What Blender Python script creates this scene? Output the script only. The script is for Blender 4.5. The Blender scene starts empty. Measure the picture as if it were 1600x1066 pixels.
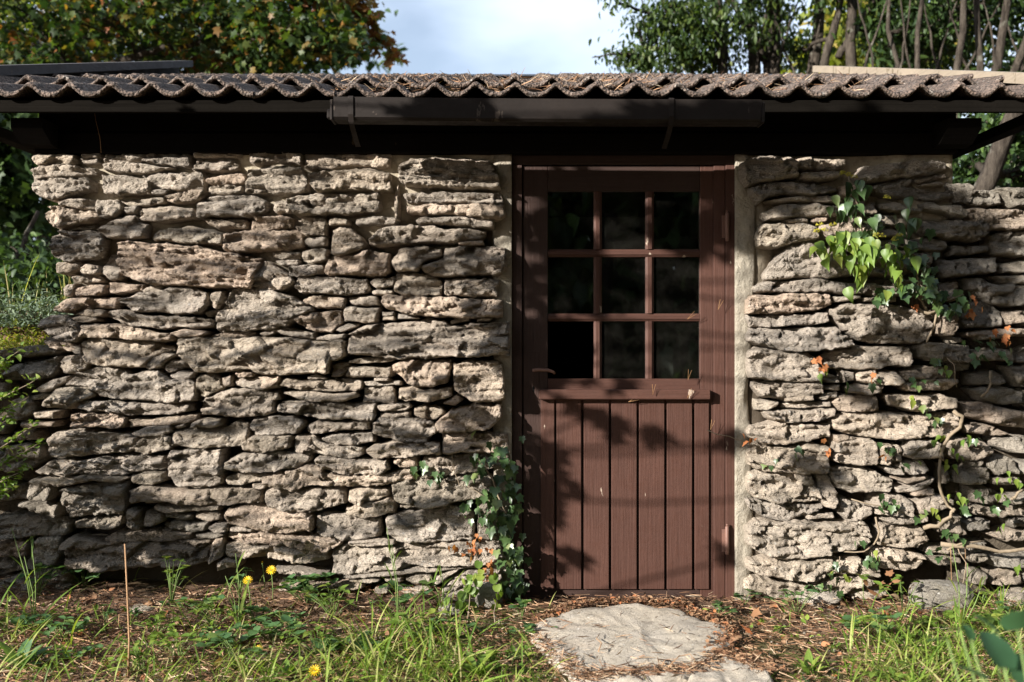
import bpy, math, random
import numpy as np
from mathutils import Vector, Matrix
random.seed(7)
rng = np.random.default_rng(7)
R = math.radians
SC = bpy.context.scene
COL = SC.collection

# ------------------------------------------------------------------ camera, sky, sun, exposure
F = 1555.0          # focal length in photo pixels
D0 = 4.67           # camera to wall face
H = 1.22            # eye height
cam = bpy.data.cameras.new('camera')
cam.sensor_width = 36.0
cam.lens = 36.0 * F / 1600.0
cam.clip_start = 0.05
cam.clip_end = 600
cam.dof.use_dof = True
cam.dof.focus_distance = 4.62
cam.dof.aperture_fstop = 2.4
co = bpy.data.objects.new('camera', cam)
COL.objects.link(co)
co.location = (0, -D0, H)
co.rotation_euler = (R(90), 0, 0)
SC.camera = co

SUN = Vector((-1.25, -1.0, 0.58)).normalized()      # towards the sun
elev = math.asin(SUN.z)
world = bpy.data.worlds.new('World')
SC.world = world
world.use_nodes = True
wn = world.node_tree.nodes
wl = world.node_tree.links
wn.clear()
wo = wn.new('ShaderNodeOutputWorld')
bg = wn.new('ShaderNodeBackground')
sky = wn.new('ShaderNodeTexSky')
sky.sky_type = 'NISHITA'
sky.sun_disc = False
sky.sun_elevation = elev
sky.sun_rotation = math.atan2(SUN.x, SUN.y)
sky.air_density = 1.0
sky.dust_density = 1.2
sky.ozone_density = 2.0
# thin high cloud, everywhere in the sky
wtc = wn.new('ShaderNodeTexCoord')
wmap = wn.new('ShaderNodeMapping')
wmap.inputs['Scale'].default_value = (1.0, 1.0, 2.2)
wmap.inputs['Location'].default_value = (0.35, 0.1, 0.2)
wno = wn.new('ShaderNodeTexNoise')
wno.inputs['Scale'].default_value = 2.6
wno.inputs['Detail'].default_value = 5
wno.inputs['Roughness'].default_value = 0.5
wr = wn.new('ShaderNodeValToRGB')
wr.color_ramp.elements[0].position = 0.36
wr.color_ramp.elements[0].color = (0.25, 0.25, 0.25, 1)
wr.color_ramp.elements[1].position = 0.66
wr.color_ramp.elements[1].color = (0.8, 0.8, 0.8, 1)
wmix = wn.new('ShaderNodeMixRGB')
wmix.inputs[2].default_value = (10.0, 11.3, 13.4, 1)
wl.new(wtc.outputs['Generated'], wmap.inputs['Vector'])
wl.new(wmap.outputs['Vector'], wno.inputs['Vector'])
wl.new(wno.outputs['Fac'], wr.inputs['Fac'])
wl.new(wr.outputs['Color'], wmix.inputs[0])
wl.new(sky.outputs['Color'], wmix.inputs[1])
wl.new(wmix.outputs['Color'], bg.inputs['Color'])
bg.inputs['Strength'].default_value = 0.05
wl.new(bg.outputs[0], wo.inputs[0])

sl = bpy.data.lights.new('sun', 'SUN')
sl.energy = 5.0
sl.angle = R(0.53)
sl.color = (1.0, 0.945, 0.865)
so = bpy.data.objects.new('sun', sl)
COL.objects.link(so)
so.location = (-10, -8, 8)
so.rotation_euler = SUN.to_track_quat('Z', 'Y').to_euler()

SC.view_settings.view_transform = 'Standard'
SC.view_settings.look = 'None'
SC.view_settings.gamma = 1.0
SC.view_settings.use_curve_mapping = False
SC.view_settings.exposure = 1.5
SC.render.engine = 'CYCLES'

# ------------------------------------------------------------------ helpers
def W(px, py, Y=0.0):
    """photo pixel -> point on the vertical plane at depth Y"""
    d = D0 + Y
    return Vector(((px - 800) * d / F, Y, H + (533 - py) * d / F))

def G(px, py, z=0.0):
    """photo pixel -> point on the ground at height z"""
    d = F * (H - z) / (py - 533)
    return Vector(((px - 800) * d / F, d - D0, z))

def tag(o, label=None, cat=None, group=None, kind=None):
    if label: o['label'] = label
    if cat: o['category'] = cat
    if group: o['group'] = group
    if kind: o['kind'] = kind
    return o

def empty(name, loc=(0, 0, 0), parent=None):
    o = bpy.data.objects.new(name, None)
    o.empty_display_size = 0.1
    o.location = loc
    COL.objects.link(o)
    if parent: o.parent = parent
    return o

def link(name, me, parent=None, loc=None, mat=None):
    o = bpy.data.objects.new(name, me)
    COL.objects.link(o)
    if mat is not None and len(me.materials) == 0:
        me.materials.append(mat)
    if loc is not None: o.location = loc
    if parent is not None:
        o.parent = parent
        o.location = Vector(loc if loc is not None else (0, 0, 0)) - world_loc(parent)
    return o

def world_loc(o):
    v = Vector(o.location)
    while o.parent:
        o = o.parent
        v += Vector(o.location)
    return v

class MB:
    def __init__(self): self.v = []; self.f = []; self.sm = []
    def add(self, vs, fs, smooth=False):
        n = len(self.v)
        self.v += [tuple(p) for p in vs]
        self.f += [tuple(i + n for i in q) for q in fs]
        self.sm += [smooth] * len(fs)
    def box(self, x0, x1, y0, y1, z0, z1, b=0.0):
        if b <= 0:
            vs = [(x, y, z) for z in (z0, z1) for y in (y0, y1) for x in (x0, x1)]
            self.add(vs, [(0, 2, 3, 1), (4, 5, 7, 6), (0, 1, 5, 4), (1, 3, 7, 5), (3, 2, 6, 7), (2, 0, 4, 6)])
            return
        # chamfered box
        c = []; idx = {}
        for sx in (0, 1):
            for sy in (0, 1):
                for sz in (0, 1):
                    X = (x0, x1)[sx]; Y = (y0, y1)[sy]; Z = (z0, z1)[sz]
                    dx = b if sx == 0 else -b; dy = b if sy == 0 else -b; dz = b if sz == 0 else -b
                    for a, p in (('x', (X, Y + dy, Z + dz)), ('y', (X + dx, Y, Z + dz)), ('z', (X + dx, Y + dy, Z))):
                        idx[(sx, sy, sz, a)] = len(c); c.append(p)
        fs = []
        I = lambda sx, sy, sz, a: idx[(sx, sy, sz, a)]
        for s in (0, 1):
            q = [I(s, 0, 0, 'x'), I(s, 1, 0, 'x'), I(s, 1, 1, 'x'), I(s, 0, 1, 'x')]; fs.append(q if s else q[::-1])
            q = [I(0, s, 0, 'y'), I(0, s, 1, 'y'), I(1, s, 1, 'y'), I(1, s, 0, 'y')]; fs.append(q if s else q[::-1])
            q = [I(0, 0, s, 'z'), I(1, 0, s, 'z'), I(1, 1, s, 'z'), I(0, 1, s, 'z')]; fs.append(q if s else q[::-1])
        for s in (0, 1):
            for t in (0, 1):
                fs.append([I(s, t, 0, 'x'), I(s, t, 1, 'x'), I(s, t, 1, 'y'), I(s, t, 0, 'y')])
                fs.append([I(s, 0, t, 'x'), I(s, 1, t, 'x'), I(s, 1, t, 'z'), I(s, 0, t, 'z')])
                fs.append([I(0, s, t, 'y'), I(1, s, t, 'y'), I(1, s, t, 'z'), I(0, s, t, 'z')])
        for sx in (0, 1):
            for sy in (0, 1):
                for sz in (0, 1):
                    fs.append([I(sx, sy, sz, 'x'), I(sx, sy, sz, 'y'), I(sx, sy, sz, 'z')])
        self.add(c, fs)
    def tube(self, pts, rad, n=8, cap=True):
        pts = [Vector(p) for p in pts]
        if not hasattr(rad, '__len__'): rad = [rad] * len(pts)
        vs = []; up = Vector((0.13, 0.31, 0.94))
        for i, p in enumerate(pts):
            t = (pts[min(i + 1, len(pts) - 1)] - pts[max(i - 1, 0)]).normalized()
            a = t.cross(up)
            if a.length < 0.1: a = t.cross(Vector((1, 0, 0)))
            a.normalize(); b = t.cross(a)
            for k in range(n):
                an = 2 * math.pi * k / n
                vs.append(p + (a * math.cos(an) + b * math.sin(an)) * rad[i])
        fs = []
        for i in range(len(pts) - 1):
            for k in range(n):
                k2 = (k + 1) % n
                fs.append((i * n + k, i * n + k2, (i + 1) * n + k2, (i + 1) * n + k))
        if cap:
            fs.append(tuple(range(n))[::-1]); fs.append(tuple(range((len(pts) - 1) * n, len(pts) * n)))
        self.add(vs, fs, True)
    def build(self, name, mat, parent=None, loc=None):
        me = bpy.data.meshes.new(name)
        L = Vector(loc) if loc is not None else (world_loc(parent) if parent is not None else Vector((0, 0, 0)))
        me.from_pydata([tuple(Vector(p) - L) for p in self.v], [], self.f)
        me.polygons.foreach_set('use_smooth', self.sm)
        import bmesh
        bm = bmesh.new(); bm.from_mesh(me); bmesh.ops.recalc_face_normals(bm, faces=bm.faces); bm.to_mesh(me); bm.free()
        me.update()
        return link(name, me, parent, L, mat)

def npmesh(name, V, Fq, smooth=True, rnd=None):
    me = bpy.data.meshes.new(name)
    V = np.ascontiguousarray(V, dtype=np.float32); Fq = np.ascontiguousarray(Fq, dtype=np.int32)
    k = Fq.shape[1]
    me.vertices.add(len(V)); me.vertices.foreach_set('co', V.ravel())
    me.loops.add(Fq.size); me.loops.foreach_set('vertex_index', Fq.ravel())
    me.polygons.add(len(Fq)); me.polygons.foreach_set('loop_start', np.arange(0, Fq.size, k, dtype=np.int32))
    me.polygons.foreach_set('loop_total', np.full(len(Fq), k, dtype=np.int32))
    me.update(calc_edges=True)
    me.polygons.foreach_set('use_smooth', np.full(len(Fq), smooth))
    if rnd is not None:
        a = me.attributes.new('rnd', 'FLOAT', 'POINT'); a.data.foreach_set('value', np.asarray(rnd, dtype=np.float32))
    me.update()
    return me

def _h(ix, iy, iz, s):
    n = (ix.astype(np.int64) * 374761393 + iy.astype(np.int64) * 668265263 + iz.astype(np.int64) * 2147483647 + s * 974711) & 0x7fffffff
    n = ((n ^ (n >> 13)) * 1274126177) & 0x7fffffff
    return ((n ^ (n >> 16)) & 0xffff) / 32767.5 - 1.0
def vn(x, y, z, s=0):
    x, y, z = np.broadcast_arrays(np.asarray(x, float), np.asarray(y, float), np.asarray(z, float))
    ix, iy, iz = np.floor(x), np.floor(y), np.floor(z)
    fx, fy, fz = x - ix, y - iy, z - iz
    fx = fx * fx * (3 - 2 * fx); fy = fy * fy * (3 - 2 * fy); fz = fz * fz * (3 - 2 * fz)
    o = 0
    for a in (0, 1):
        for b in (0, 1):
            for c in (0, 1):
                w = (fx if a else 1 - fx) * (fy if b else 1 - fy) * (fz if c else 1 - fz)
                o = o + w * _h(ix + a, iy + b, iz + c, s)
    return o
def fbm(x, y, z, s=0, o=3):
    r = 0; a = 1; t = 0
    for i in range(o):
        r = r + a * vn(x * 2 ** i + 7.3 * i, y * 2 ** i + 3.1 * i, z * 2 ** i, s + i); t += a; a *= 0.5
    return r / t

# ------------------------------------------------------------------ materials
class NM:
    def __init__(self, name):
        self.m = bpy.data.materials.new(name); self.m.use_nodes = True
        self.n = self.m.node_tree.nodes; self.l = self.m.node_tree.links
        self.p = self.n['Principled BSDF']; self.out = self.n['Material Output']
        tc = self.n.new('ShaderNodeTexCoord'); self.co = tc.outputs['Object']
        self.oi = None
    def rand(self):
        if self.oi is None: self.oi = self.n.new('ShaderNodeObjectInfo')
        return self.oi.outputs['Random']
    def offs(self):
        v = self.n.new('ShaderNodeVectorMath'); v.operation = 'MULTIPLY'
        c = self.n.new('ShaderNodeCombineXYZ')
        for i in range(3): self.l.new(self.rand(), c.inputs[i])
        self.l.new(c.outputs[0], v.inputs[0]); v.inputs[1].default_value = (37, 59, 83)
        a = self.n.new('ShaderNodeVectorMath'); a.operation = 'ADD'
        self.l.new(self.co, a.inputs[0]); self.l.new(v.outputs[0], a.inputs[1]); self.co = a.outputs[0]
    def mapped(self, s):
        m = self.n.new('ShaderNodeMapping'); m.inputs['Scale'].default_value = s
        self.l.new(self.co, m.inputs['Vector']); return m.outputs[0]
    def noise(self, scale, detail=4, rough=0.55, s=None, dist=0):
        t = self.n.new('ShaderNodeTexNoise'); t.inputs['Scale'].default_value = scale
        t.inputs['Detail'].default_value = detail; t.inputs['Roughness'].default_value = rough
        t.inputs['Distortion'].default_value = dist
        self.l.new(self.mapped(s) if s else self.co, t.inputs['Vector']); return t.outputs['Fac']
    def voro(self, scale, s=None):
        t = self.n.new('ShaderNodeTexVoronoi'); t.inputs['Scale'].default_value = scale
        self.l.new(self.mapped(s) if s else self.co, t.inputs['Vector']); return t.outputs['Distance']
    def ramp(self, fac, stops):
        r = self.n.new('ShaderNodeValToRGB'); e = r.color_ramp.elements
        while len(e) < len(stops): e.new(0.5)
        for i, (p, c) in enumerate(stops):
            e[i].position = p
            e[i].color = (c, c, c, 1) if not hasattr(c, '__len__') else (*c, 1)
        self.l.new(fac, r.inputs[0]); return r.outputs[0]
    def mix(self, a, b, fac, mode='MIX'):
        m = self.n.new('ShaderNodeMixRGB'); m.blend_type = mode
        for i, x in ((0, fac), (1, a), (2, b)):
            if hasattr(x, 'is_linked') or hasattr(x, 'links'): self.l.new(x, m.inputs[i])
            elif hasattr(x, '__len__'): m.inputs[i].default_value = (*x, 1)
            else: m.inputs[i].default_value = x if i == 0 else (x, x, x, 1)
        return m.outputs[0]
    def math(self, a, b, op='MULTIPLY'):
        m = self.n.new('ShaderNodeMath'); m.operation = op
        for i, x in ((0, a), (1, b)):
            if hasattr(x, 'links'): self.l.new(x, m.inputs[i])
            else: m.inputs[i].default_value = x
        return m.outputs[0]
    def bump(self, h, dist, strength=1.0):
        b = self.n.new('ShaderNodeBump'); b.inputs['Distance'].default_value = dist; b.inputs['Strength'].default_value = strength
        self.l.new(h, b.inputs['Height'])
        if self.p.inputs['Normal'].links: self.l.new(self.p.inputs['Normal'].links[0].from_socket, b.inputs['Normal'])
        self.l.new(b.outputs[0], self.p.inputs['Normal'])
    def done(self, col, rough=0.9, spec=0.2):
        if hasattr(col, 'links'): self.l.new(col, self.p.inputs['Base Color'])
        else: self.p.inputs['Base Color'].default_value = (*col, 1)
        if hasattr(rough, 'links'): self.l.new(rough, self.p.inputs['Roughness'])
        else: self.p.inputs['Roughness'].default_value = rough
        self.p.inputs['Specular IOR Level'].default_value = spec
        return self.m

def mat_stone(name, a=(0.55, 0.475, 0.39), b=(0.41, 0.358, 0.297), var=True, bs=1.0):
    k = NM(name); k.offs()
    c = k.mix(b, a, k.ramp(k.noise(7, 5, 0.6), [(0.35, 0.0), (0.62, 1.0)]))
    c = k.mix(c, (0.37, 0.275, 0.215), k.ramp(k.noise(4.5, 3), [(0.56, 0.0), (0.80, 0.4)]))
    c = k.mix(c, (0.34, 0.28, 0.15), k.ramp(k.noise(9, 4, 0.6, dist=0.5), [(0.62, 0.0), (0.74, 0.28)]))
    c = k.mix(c, (0.15, 0.13, 0.105), k.ramp(k.noise(5, 6, 0.75, s=(1, 1, 6)), [(0.34, 0.6), (0.46, 0.0)]))
    c = k.mix(c, (0.10, 0.088, 0.075), k.ramp(k.noise(45, 5, 0.75, s=(1, 1, 2.5)), [(0.33, 0.8), (0.43, 0.0)]))
    c = k.mix(c, (0.56, 0.54, 0.50), k.math(k.ramp(k.voro(34), [(0.12, 0.75), (0.26, 0.0)]), k.ramp(k.noise(6, 3), [(0.5, 0.0), (0.62, 1.0)])))
    c = k.mix(c, (0.58, 0.55, 0.49), k.ramp(k.noise(17, 6, 0.7), [(0.6, 0.0), (0.72, 0.6)]))
    c = k.mix(c, k.ramp(k.noise(150, 5, 0.8), [(0.3, 0.65), (0.5, 1.08), (0.7, 1.3)]), 0.8, 'MULTIPLY')
    c = k.mix(c, (0.21, 0.185, 0.155), k.ramp(k.noise(2.2, 4, 0.65), [(0.52, 0.0), (0.75, 0.4)]))
    if var:
        c = k.mix(c, k.ramp(k.rand(), [(0.0, (0.78, 0.79, 0.82)), (0.2, (1.03, 1.0, 0.98)), (0.4, (0.90, 0.91, 0.94)), (0.6, (1.10, 1.07, 1.03)), (0.75, (1.10, 0.99, 0.94)), (0.88, (0.84, 0.83, 0.80)), (1.0, (1.06, 1.06, 1.08))]), 1.0, 'MULTIPLY')
    k.bump(k.noise(60, 8, 0.8, s=(1, 1, 1.6)), 0.020 * bs, 1.0)
    k.bump(k.noise(14, 9, 0.8, s=(1, 1, 5.5), dist=0.6), 0.022 * bs, 0.9)
    k.bump(k.noise(190, 5, 0.75), 0.010 * bs, 1.0)
    k.bump(k.voro(75, s=(1, 1, 1.8)), 0.006 * bs, 0.7)
    return k.done(c, 0.95, 0.12)
M_STONE = mat_stone('stone_limestone')
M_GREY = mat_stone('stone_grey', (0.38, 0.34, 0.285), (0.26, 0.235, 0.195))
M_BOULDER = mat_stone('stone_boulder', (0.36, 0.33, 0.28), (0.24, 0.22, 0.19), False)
M_SLAB = mat_stone('stone_slab', (0.45, 0.395, 0.32), (0.38, 0.34, 0.29), False, 0.3)

k = NM('mortar')
c = k.mix((0.25, 0.215, 0.165), (0.36, 0.315, 0.24), k.ramp(k.noise(3, 5), [(0.35, 0.0), (0.65, 1.0)]))
c = k.mix(c, (0.17, 0.14, 0.10), k.ramp(k.noise(26, 6, 0.7), [(0.36, 0.6), (0.5, 0.0)]))
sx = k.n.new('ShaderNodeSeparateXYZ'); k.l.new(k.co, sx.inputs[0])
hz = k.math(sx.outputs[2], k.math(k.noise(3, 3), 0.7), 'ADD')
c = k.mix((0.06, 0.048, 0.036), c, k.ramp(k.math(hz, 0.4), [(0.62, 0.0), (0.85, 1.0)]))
k.bump(k.noise(70, 6, 0.7), 0.006); k.bump(k.noise(14, 4), 0.01)
M_MORTAR = k.done(c, 0.95, 0.1)
k = NM('earth_joint')
c = k.mix((0.05, 0.04, 0.03), (0.12, 0.10, 0.075), k.noise(20, 5))
k.bump(k.noise(40, 6, 0.7), 0.02)
M_JOINT = k.done(c, 1.0, 0.05)
k = NM('lime_render')
c = k.mix((0.25, 0.222, 0.18), (0.36, 0.325, 0.265), k.ramp(k.noise(5, 5, s=(2, 2, 1)), [(0.35, 0.0), (0.65, 1.0)]))
c = k.mix(c, (0.20, 0.165, 0.12), k.ramp(k.noise(12, 7, 0.72), [(0.34, 0.65), (0.47, 0.0)]))
k.bump(k.noise(110, 6, 0.7), 0.010); k.bump(k.noise(16, 5), 0.02)
M_RENDER = k.done(c, 0.95, 0.1)

def mat_wood(name, base, chip=(0.36, 0.29, 0.23), chips=0.69, grain=(28, 28, 1.2), gl=0.5, dark=0.78, spec=0.2):
    k = NM(name); k.offs()
    g = k.noise(4, 6, 0.65, s=grain)
    d = tuple(x * dark for x in base)
    c = k.mix(d, base, k.ramp(g, [(0.3, 0.0), (0.6, 1.0)]))
    c = k.mix(c, tuple(x * 1.35 for x in base), k.ramp(k.noise(3, 4), [(0.5, 0.0), (0.8, 0.6)]))
    c = k.mix(c, chip, k.ramp(k.noise(13, 5, 0.6, s=(1.4, 1.4, 0.45)), [(chips, 0.0), (chips + 0.02, 0.85)]))
    c = k.mix(c, d, k.ramp(k.noise(90, 3), [(0.35, 0.5), (0.45, 0.0)]))
    k.bump(g, 0.003, 0.8); k.bump(k.noise(70, 3), 0.001, 0.6)
    return k.done(c, k.ramp(k.noise(20, 4), [(0.3, gl), (0.7, min(1, gl + 0.25))]), spec)
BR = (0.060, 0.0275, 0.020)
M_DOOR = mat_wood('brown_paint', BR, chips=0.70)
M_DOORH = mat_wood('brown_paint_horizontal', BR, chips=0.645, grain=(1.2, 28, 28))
M_DARKBR = mat_wood('shaded_dark_brown_paint', (0.036, 0.02, 0.016), chips=0.71)  # door brown darkened for shaded left and top; serves bottom rail, threshold, plate too
M_SHADEBRH = mat_wood('shaded_dark_brown_paint_horizontal', (0.036, 0.021, 0.017), chips=0.74, grain=(1.2, 28, 28))  # same shade-darkened brown, grain running across
M_BEAM = mat_wood('near_black_beam', (0.0055, 0.0045, 0.004), (0.05, 0.035, 0.02), 0.72, (1.0, 30, 30), 0.85, 0.65, 0.06)  # near-black brown base tone with sparse lighter brown chips
M_FASCIA = mat_wood('weathered_fascia', (0.007, 0.006, 0.005), (0.10, 0.075, 0.04), 0.70, (0.4, 20, 30), 0.9, 0.5, 0.02)
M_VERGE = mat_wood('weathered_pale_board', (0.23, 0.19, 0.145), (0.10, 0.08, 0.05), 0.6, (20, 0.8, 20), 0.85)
M_VERGEL = mat_wood('dark_grey_board', (0.07, 0.068, 0.07), (0.12, 0.10, 0.08), 0.66, (20, 0.8, 20), 0.75)  # darker grey tone for the left verge and barge boards
M_GUT = mat_wood('shaded_brown_gutter', (0.015, 0.0115, 0.010), (0.07, 0.055, 0.045), 0.66, (1, 3, 3), 0.55, 0.8, 0.15)  # gutter brown lowered to stand in for tree shade falling on it
k = NM('rusted_iron')
c = k.mix((0.10, 0.055, 0.045), (0.17, 0.085, 0.06), k.noise(40, 5))
M_IRON = k.done(c, 0.6, 0.4)
k = NM('black_metal'); M_BLACK = k.done((0.012, 0.012, 0.014), 0.5, 0.4)
k = NM('keyhole_black'); M_HOLE = k.done((0.004, 0.004, 0.004), 0.9, 0.1)

def mat_tile():
    k = NM('concrete_tile'); k.offs()
    c = k.mix((0.085, 0.062, 0.050), (0.17, 0.125, 0.10), k.ramp(k.noise(10, 6, 0.65), [(0.35, 0.0), (0.65, 1.0)]))
    c = k.mix(c, (0.32, 0.29, 0.26), k.math(k.ramp(k.noise(26, 5, 0.7), [(0.55, 0.0), (0.63, 0.75)]), k.ramp(k.noise(3, 2), [(0.4, 0.2), (0.6, 1.0)])))
    c = k.mix(c, (0.20, 0.16, 0.06), k.ramp(k.noise(14, 4), [(0.66, 0.0), (0.74, 0.4)]))
    c = k.mix(c, (0.03, 0.024, 0.02), k.ramp(k.voro(90), [(0.1, 0.0), (0.5, 0.0), (0.62, 0.9)]))
    k.bump(k.voro(85), 0.01, 0.9); k.bump(k.noise(60, 6, 0.7), 0.006)
    return k.done(c, 0.85, 0.25)
M_TILE = mat_tile()

def mat_leaf(name, stops, attr=False, trans=0.35, rough=0.5, spec=0.35):
    k = NM(name)
    if attr:
        a = k.n.new('ShaderNodeAttribute'); a.attribute_name = 'rnd'; f = a.outputs['Fac']
    else: f = k.rand()
    c = k.ramp(f, stops)
    c = k.mix(c, 0.75, k.ramp(k.noise(30, 3), [(0.4, 0.0), (0.7, 0.25)]), 'MULTIPLY')
    k.done(c, rough, spec)
    t = k.n.new('ShaderNodeBsdfTranslucent')
    tc = k.mix(c, (1.5, 1.6, 0.5), 0.8, 'MULTIPLY')
    k.l.new(tc, t.inputs['Color'])
    m = k.n.new('ShaderNodeMixShader'); m.inputs[0].default_value = trans
    k.l.new(k.p.outputs[0], m.inputs[1]); k.l.new(t.outputs[0], m.inputs[2]); k.l.new(m.outputs[0], k.out.inputs['Surface'])
    return k.m
GR = [(0.0, (0.022, 0.042, 0.014)), (0.4, (0.036, 0.066, 0.017)), (0.75, (0.06, 0.095, 0.02)), (1.0, (0.10, 0.13, 0.025))]
M_MAPLE = mat_leaf('maple_leaves', [(0.0, (0.018, 0.038, 0.013)), (0.5, (0.035, 0.065, 0.017)), (0.8, (0.085, 0.115, 0.02)), (0.9, (0.17, 0.12, 0.022)), (1.0, (0.20, 0.065, 0.02))], True, 0.45)
M_MAPLE_OBJ = mat_leaf('maple_leaf', [(0.0, (0.02, 0.042, 0.014)), (0.6, (0.04, 0.07, 0.018)), (0.85, (0.085, 0.11, 0.02)), (1.0, (0.17, 0.09, 0.025))], False, 0.45)
M_RUST = mat_leaf('autumn_leaves', [(0.0, (0.16, 0.05, 0.025)), (0.5, (0.22, 0.09, 0.03)), (1.0, (0.14, 0.13, 0.03))], True, 0.4)
M_GREEN = mat_leaf('green_leaves', GR, True, 0.4)
M_YGREEN = mat_leaf('yellow_green_leaves', [(0, (0.14, 0.18, 0.03)), (0.7, (0.24, 0.26, 0.04)), (1, (0.30, 0.22, 0.04))], True, 0.5)
M_DGREEN = mat_leaf('dark_green_leaves', [(0, (0.02, 0.04, 0.015)), (0.7, (0.04, 0.075, 0.02)), (1, (0.08, 0.13, 0.03))], True, 0.3)
M_IVY = mat_leaf('ivy_leaf', [(0, (0.03, 0.06, 0.02)), (0.5, (0.045, 0.085, 0.028)), (0.85, (0.07, 0.12, 0.04)), (1, (0.14, 0.17, 0.05))], False, 0.2, 0.38, 0.5)
M_IVYY = mat_leaf('young_leaf', [(0, (0.10, 0.17, 0.03)), (0.6, (0.15, 0.23, 0.04)), (1, (0.22, 0.26, 0.05))], False, 0.4, 0.45, 0.4)
M_WEED = mat_leaf('weed_leaf', [(0, (0.06, 0.13, 0.05)), (0.6, (0.09, 0.17, 0.06)), (1, (0.15, 0.22, 0.05))], False, 0.35)
M_DEAD = mat_leaf('dead_leaf', [(0, (0.20, 0.10, 0.05)), (0.5, (0.30, 0.17, 0.09)), (1, (0.34, 0.25, 0.15))], False, 0.2, 0.7, 0.2)
M_RED = mat_leaf('dry_red_leaf', [(0, (0.30, 0.10, 0.04)), (1, (0.38, 0.17, 0.07))], False, 0.3, 0.7, 0.2)
M_GRASS = mat_leaf('grass_blades', [(0, (0.08, 0.15, 0.02)), (0.45, (0.17, 0.26, 0.035)), (0.75, (0.28, 0.34, 0.07)), (1, (0.42, 0.36, 0.18))], True, 0.4)
M_NEEDLE = mat_leaf('pine_needles', [(0, (0.10, 0.055, 0.035)), (0.4, (0.26, 0.14, 0.08)), (0.8, (0.40, 0.26, 0.16)), (1, (0.52, 0.42, 0.30))], True, 0.05, 0.8, 0.15)
M_NEEDLEO = mat_leaf('pine_needle_pair', [(0, (0.24, 0.13, 0.06)), (1, (0.36, 0.22, 0.11))], False, 0.05, 0.8, 0.15)
M_LITTER = mat_leaf('leaf_litter', [(0, (0.07, 0.035, 0.022)), (0.5, (0.17, 0.09, 0.05)), (0.85, (0.27, 0.17, 0.10)), (1, (0.33, 0.12, 0.05))], True, 0.1, 0.8, 0.15)
M_SILVER = mat_leaf('grey_green_cushion', [(0, (0.10, 0.14, 0.10)), (1, (0.20, 0.25, 0.17))], True, 0.2, 0.8, 0.1)
M_PETAL = mat_leaf('yellow_petal', [(0, (0.75, 0.45, 0.02)), (1, (0.80, 0.60, 0.03))], False, 0.3)
M_UMBEL = mat_leaf('yellow_umbel', [(0, (0.35, 0.32, 0.04)), (1, (0.45, 0.40, 0.06))], False, 0.2)
M_NEAR = mat_leaf('broad_green_leaf', [(0, (0.045, 0.11, 0.05)), (1, (0.06, 0.14, 0.06))], False, 0.3)
k = NM('bark')
c = k.mix((0.02, 0.016, 0.013), (0.075, 0.062, 0.05), k.ramp(k.noise(8, 6, 0.7, s=(3, 3, 0.6)), [(0.35, 0.0), (0.65, 1.0)]))
c = k.mix(c, (0.15, 0.145, 0.12), k.ramp(k.noise(6, 5), [(0.6, 0.0), (0.68, 0.6)]))
k.bump(k.noise(10, 6, 0.7, s=(3, 3, 0.6)), 0.03)
M_BARK = k.done(c, 0.95, 0.1)
k = NM('vine_stem'); c = k.mix((0.13, 0.10, 0.065), (0.27, 0.215, 0.155), k.noise(30, 5)); k.bump(k.noise(60, 5), 0.004); M_STEM = k.done(c, 0.85, 0.2)
k = NM('dry_stalk'); M_STALK = k.done((0.33, 0.20, 0.11), 0.8, 0.2)
k = NM('green_stalk'); M_GSTALK = k.done((0.12, 0.18, 0.05), 0.7, 0.3)
k = NM('soil')
c = k.mix((0.075, 0.048, 0.034), (0.20, 0.13, 0.088), k.ramp(k.noise(9, 7, 0.7), [(0.35, 0.0), (0.65, 1.0)]))
c = k.mix(c, (0.38, 0.24, 0.15), k.ramp(k.noise(45, 6, 0.75, dist=1.5), [(0.55, 0.0), (0.68, 0.6)]))
c = k.mix(c, (0.06, 0.10, 0.02), k.ramp(k.noise(0.35, 3), [(0.5, 0.0), (0.6, 0.6)]))
k.bump(k.noise(40, 8, 0.75), 0.02); k.bump(k.noise(9, 5), 0.03)
M_SOIL = k.done(c, 1.0, 0.05)
k = NM('window_glass')
fr = k.n.new('ShaderNodeFresnel'); fr.inputs['IOR'].default_value = 1.5
gl = k.n.new('ShaderNodeBsdfGlossy'); gl.inputs['Roughness'].default_value = 0.015
tr = k.n.new('ShaderNodeBsdfTransparent'); tr.inputs['Color'].default_value = (0.6, 0.66, 0.62, 1)
df = k.n.new('ShaderNodeBsdfDiffuse'); df.inputs['Color'].default_value = (0.42, 0.40, 0.34, 1)
m1 = k.n.new('ShaderNodeMixShader'); m2 = k.n.new('ShaderNodeMixShader')
k.l.new(k.math(k.math(fr.outputs[0], 3.0), 0.01, 'ADD'), m1.inputs[0]); k.l.new(tr.outputs[0], m1.inputs[1]); k.l.new(gl.outputs[0], m1.inputs[2])
dirt = k.math(k.ramp(k.noise(5, 6, 0.7), [(0.4, 0.003), (0.75, 0.045)]), k.ramp(k.noise(260, 2), [(0.45, 0.3), (0.7, 1.0)]))
k.l.new(dirt, m2.inputs[0]); k.l.new(m1.outputs[0], m2.inputs[1]); k.l.new(df.outputs[0], m2.inputs[2])
k.l.new(m2.outputs[0], k.out.inputs['Surface'])
b = k.n.new('ShaderNodeBump'); b.inputs['Distance'].default_value = 0.003; b.inputs['Strength'].default_value = 0.15
k.l.new(k.noise(5, 2), b.inputs['Height']); k.l.new(b.outputs[0], gl.inputs['Normal'])
M_GLASS = k.m

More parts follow.
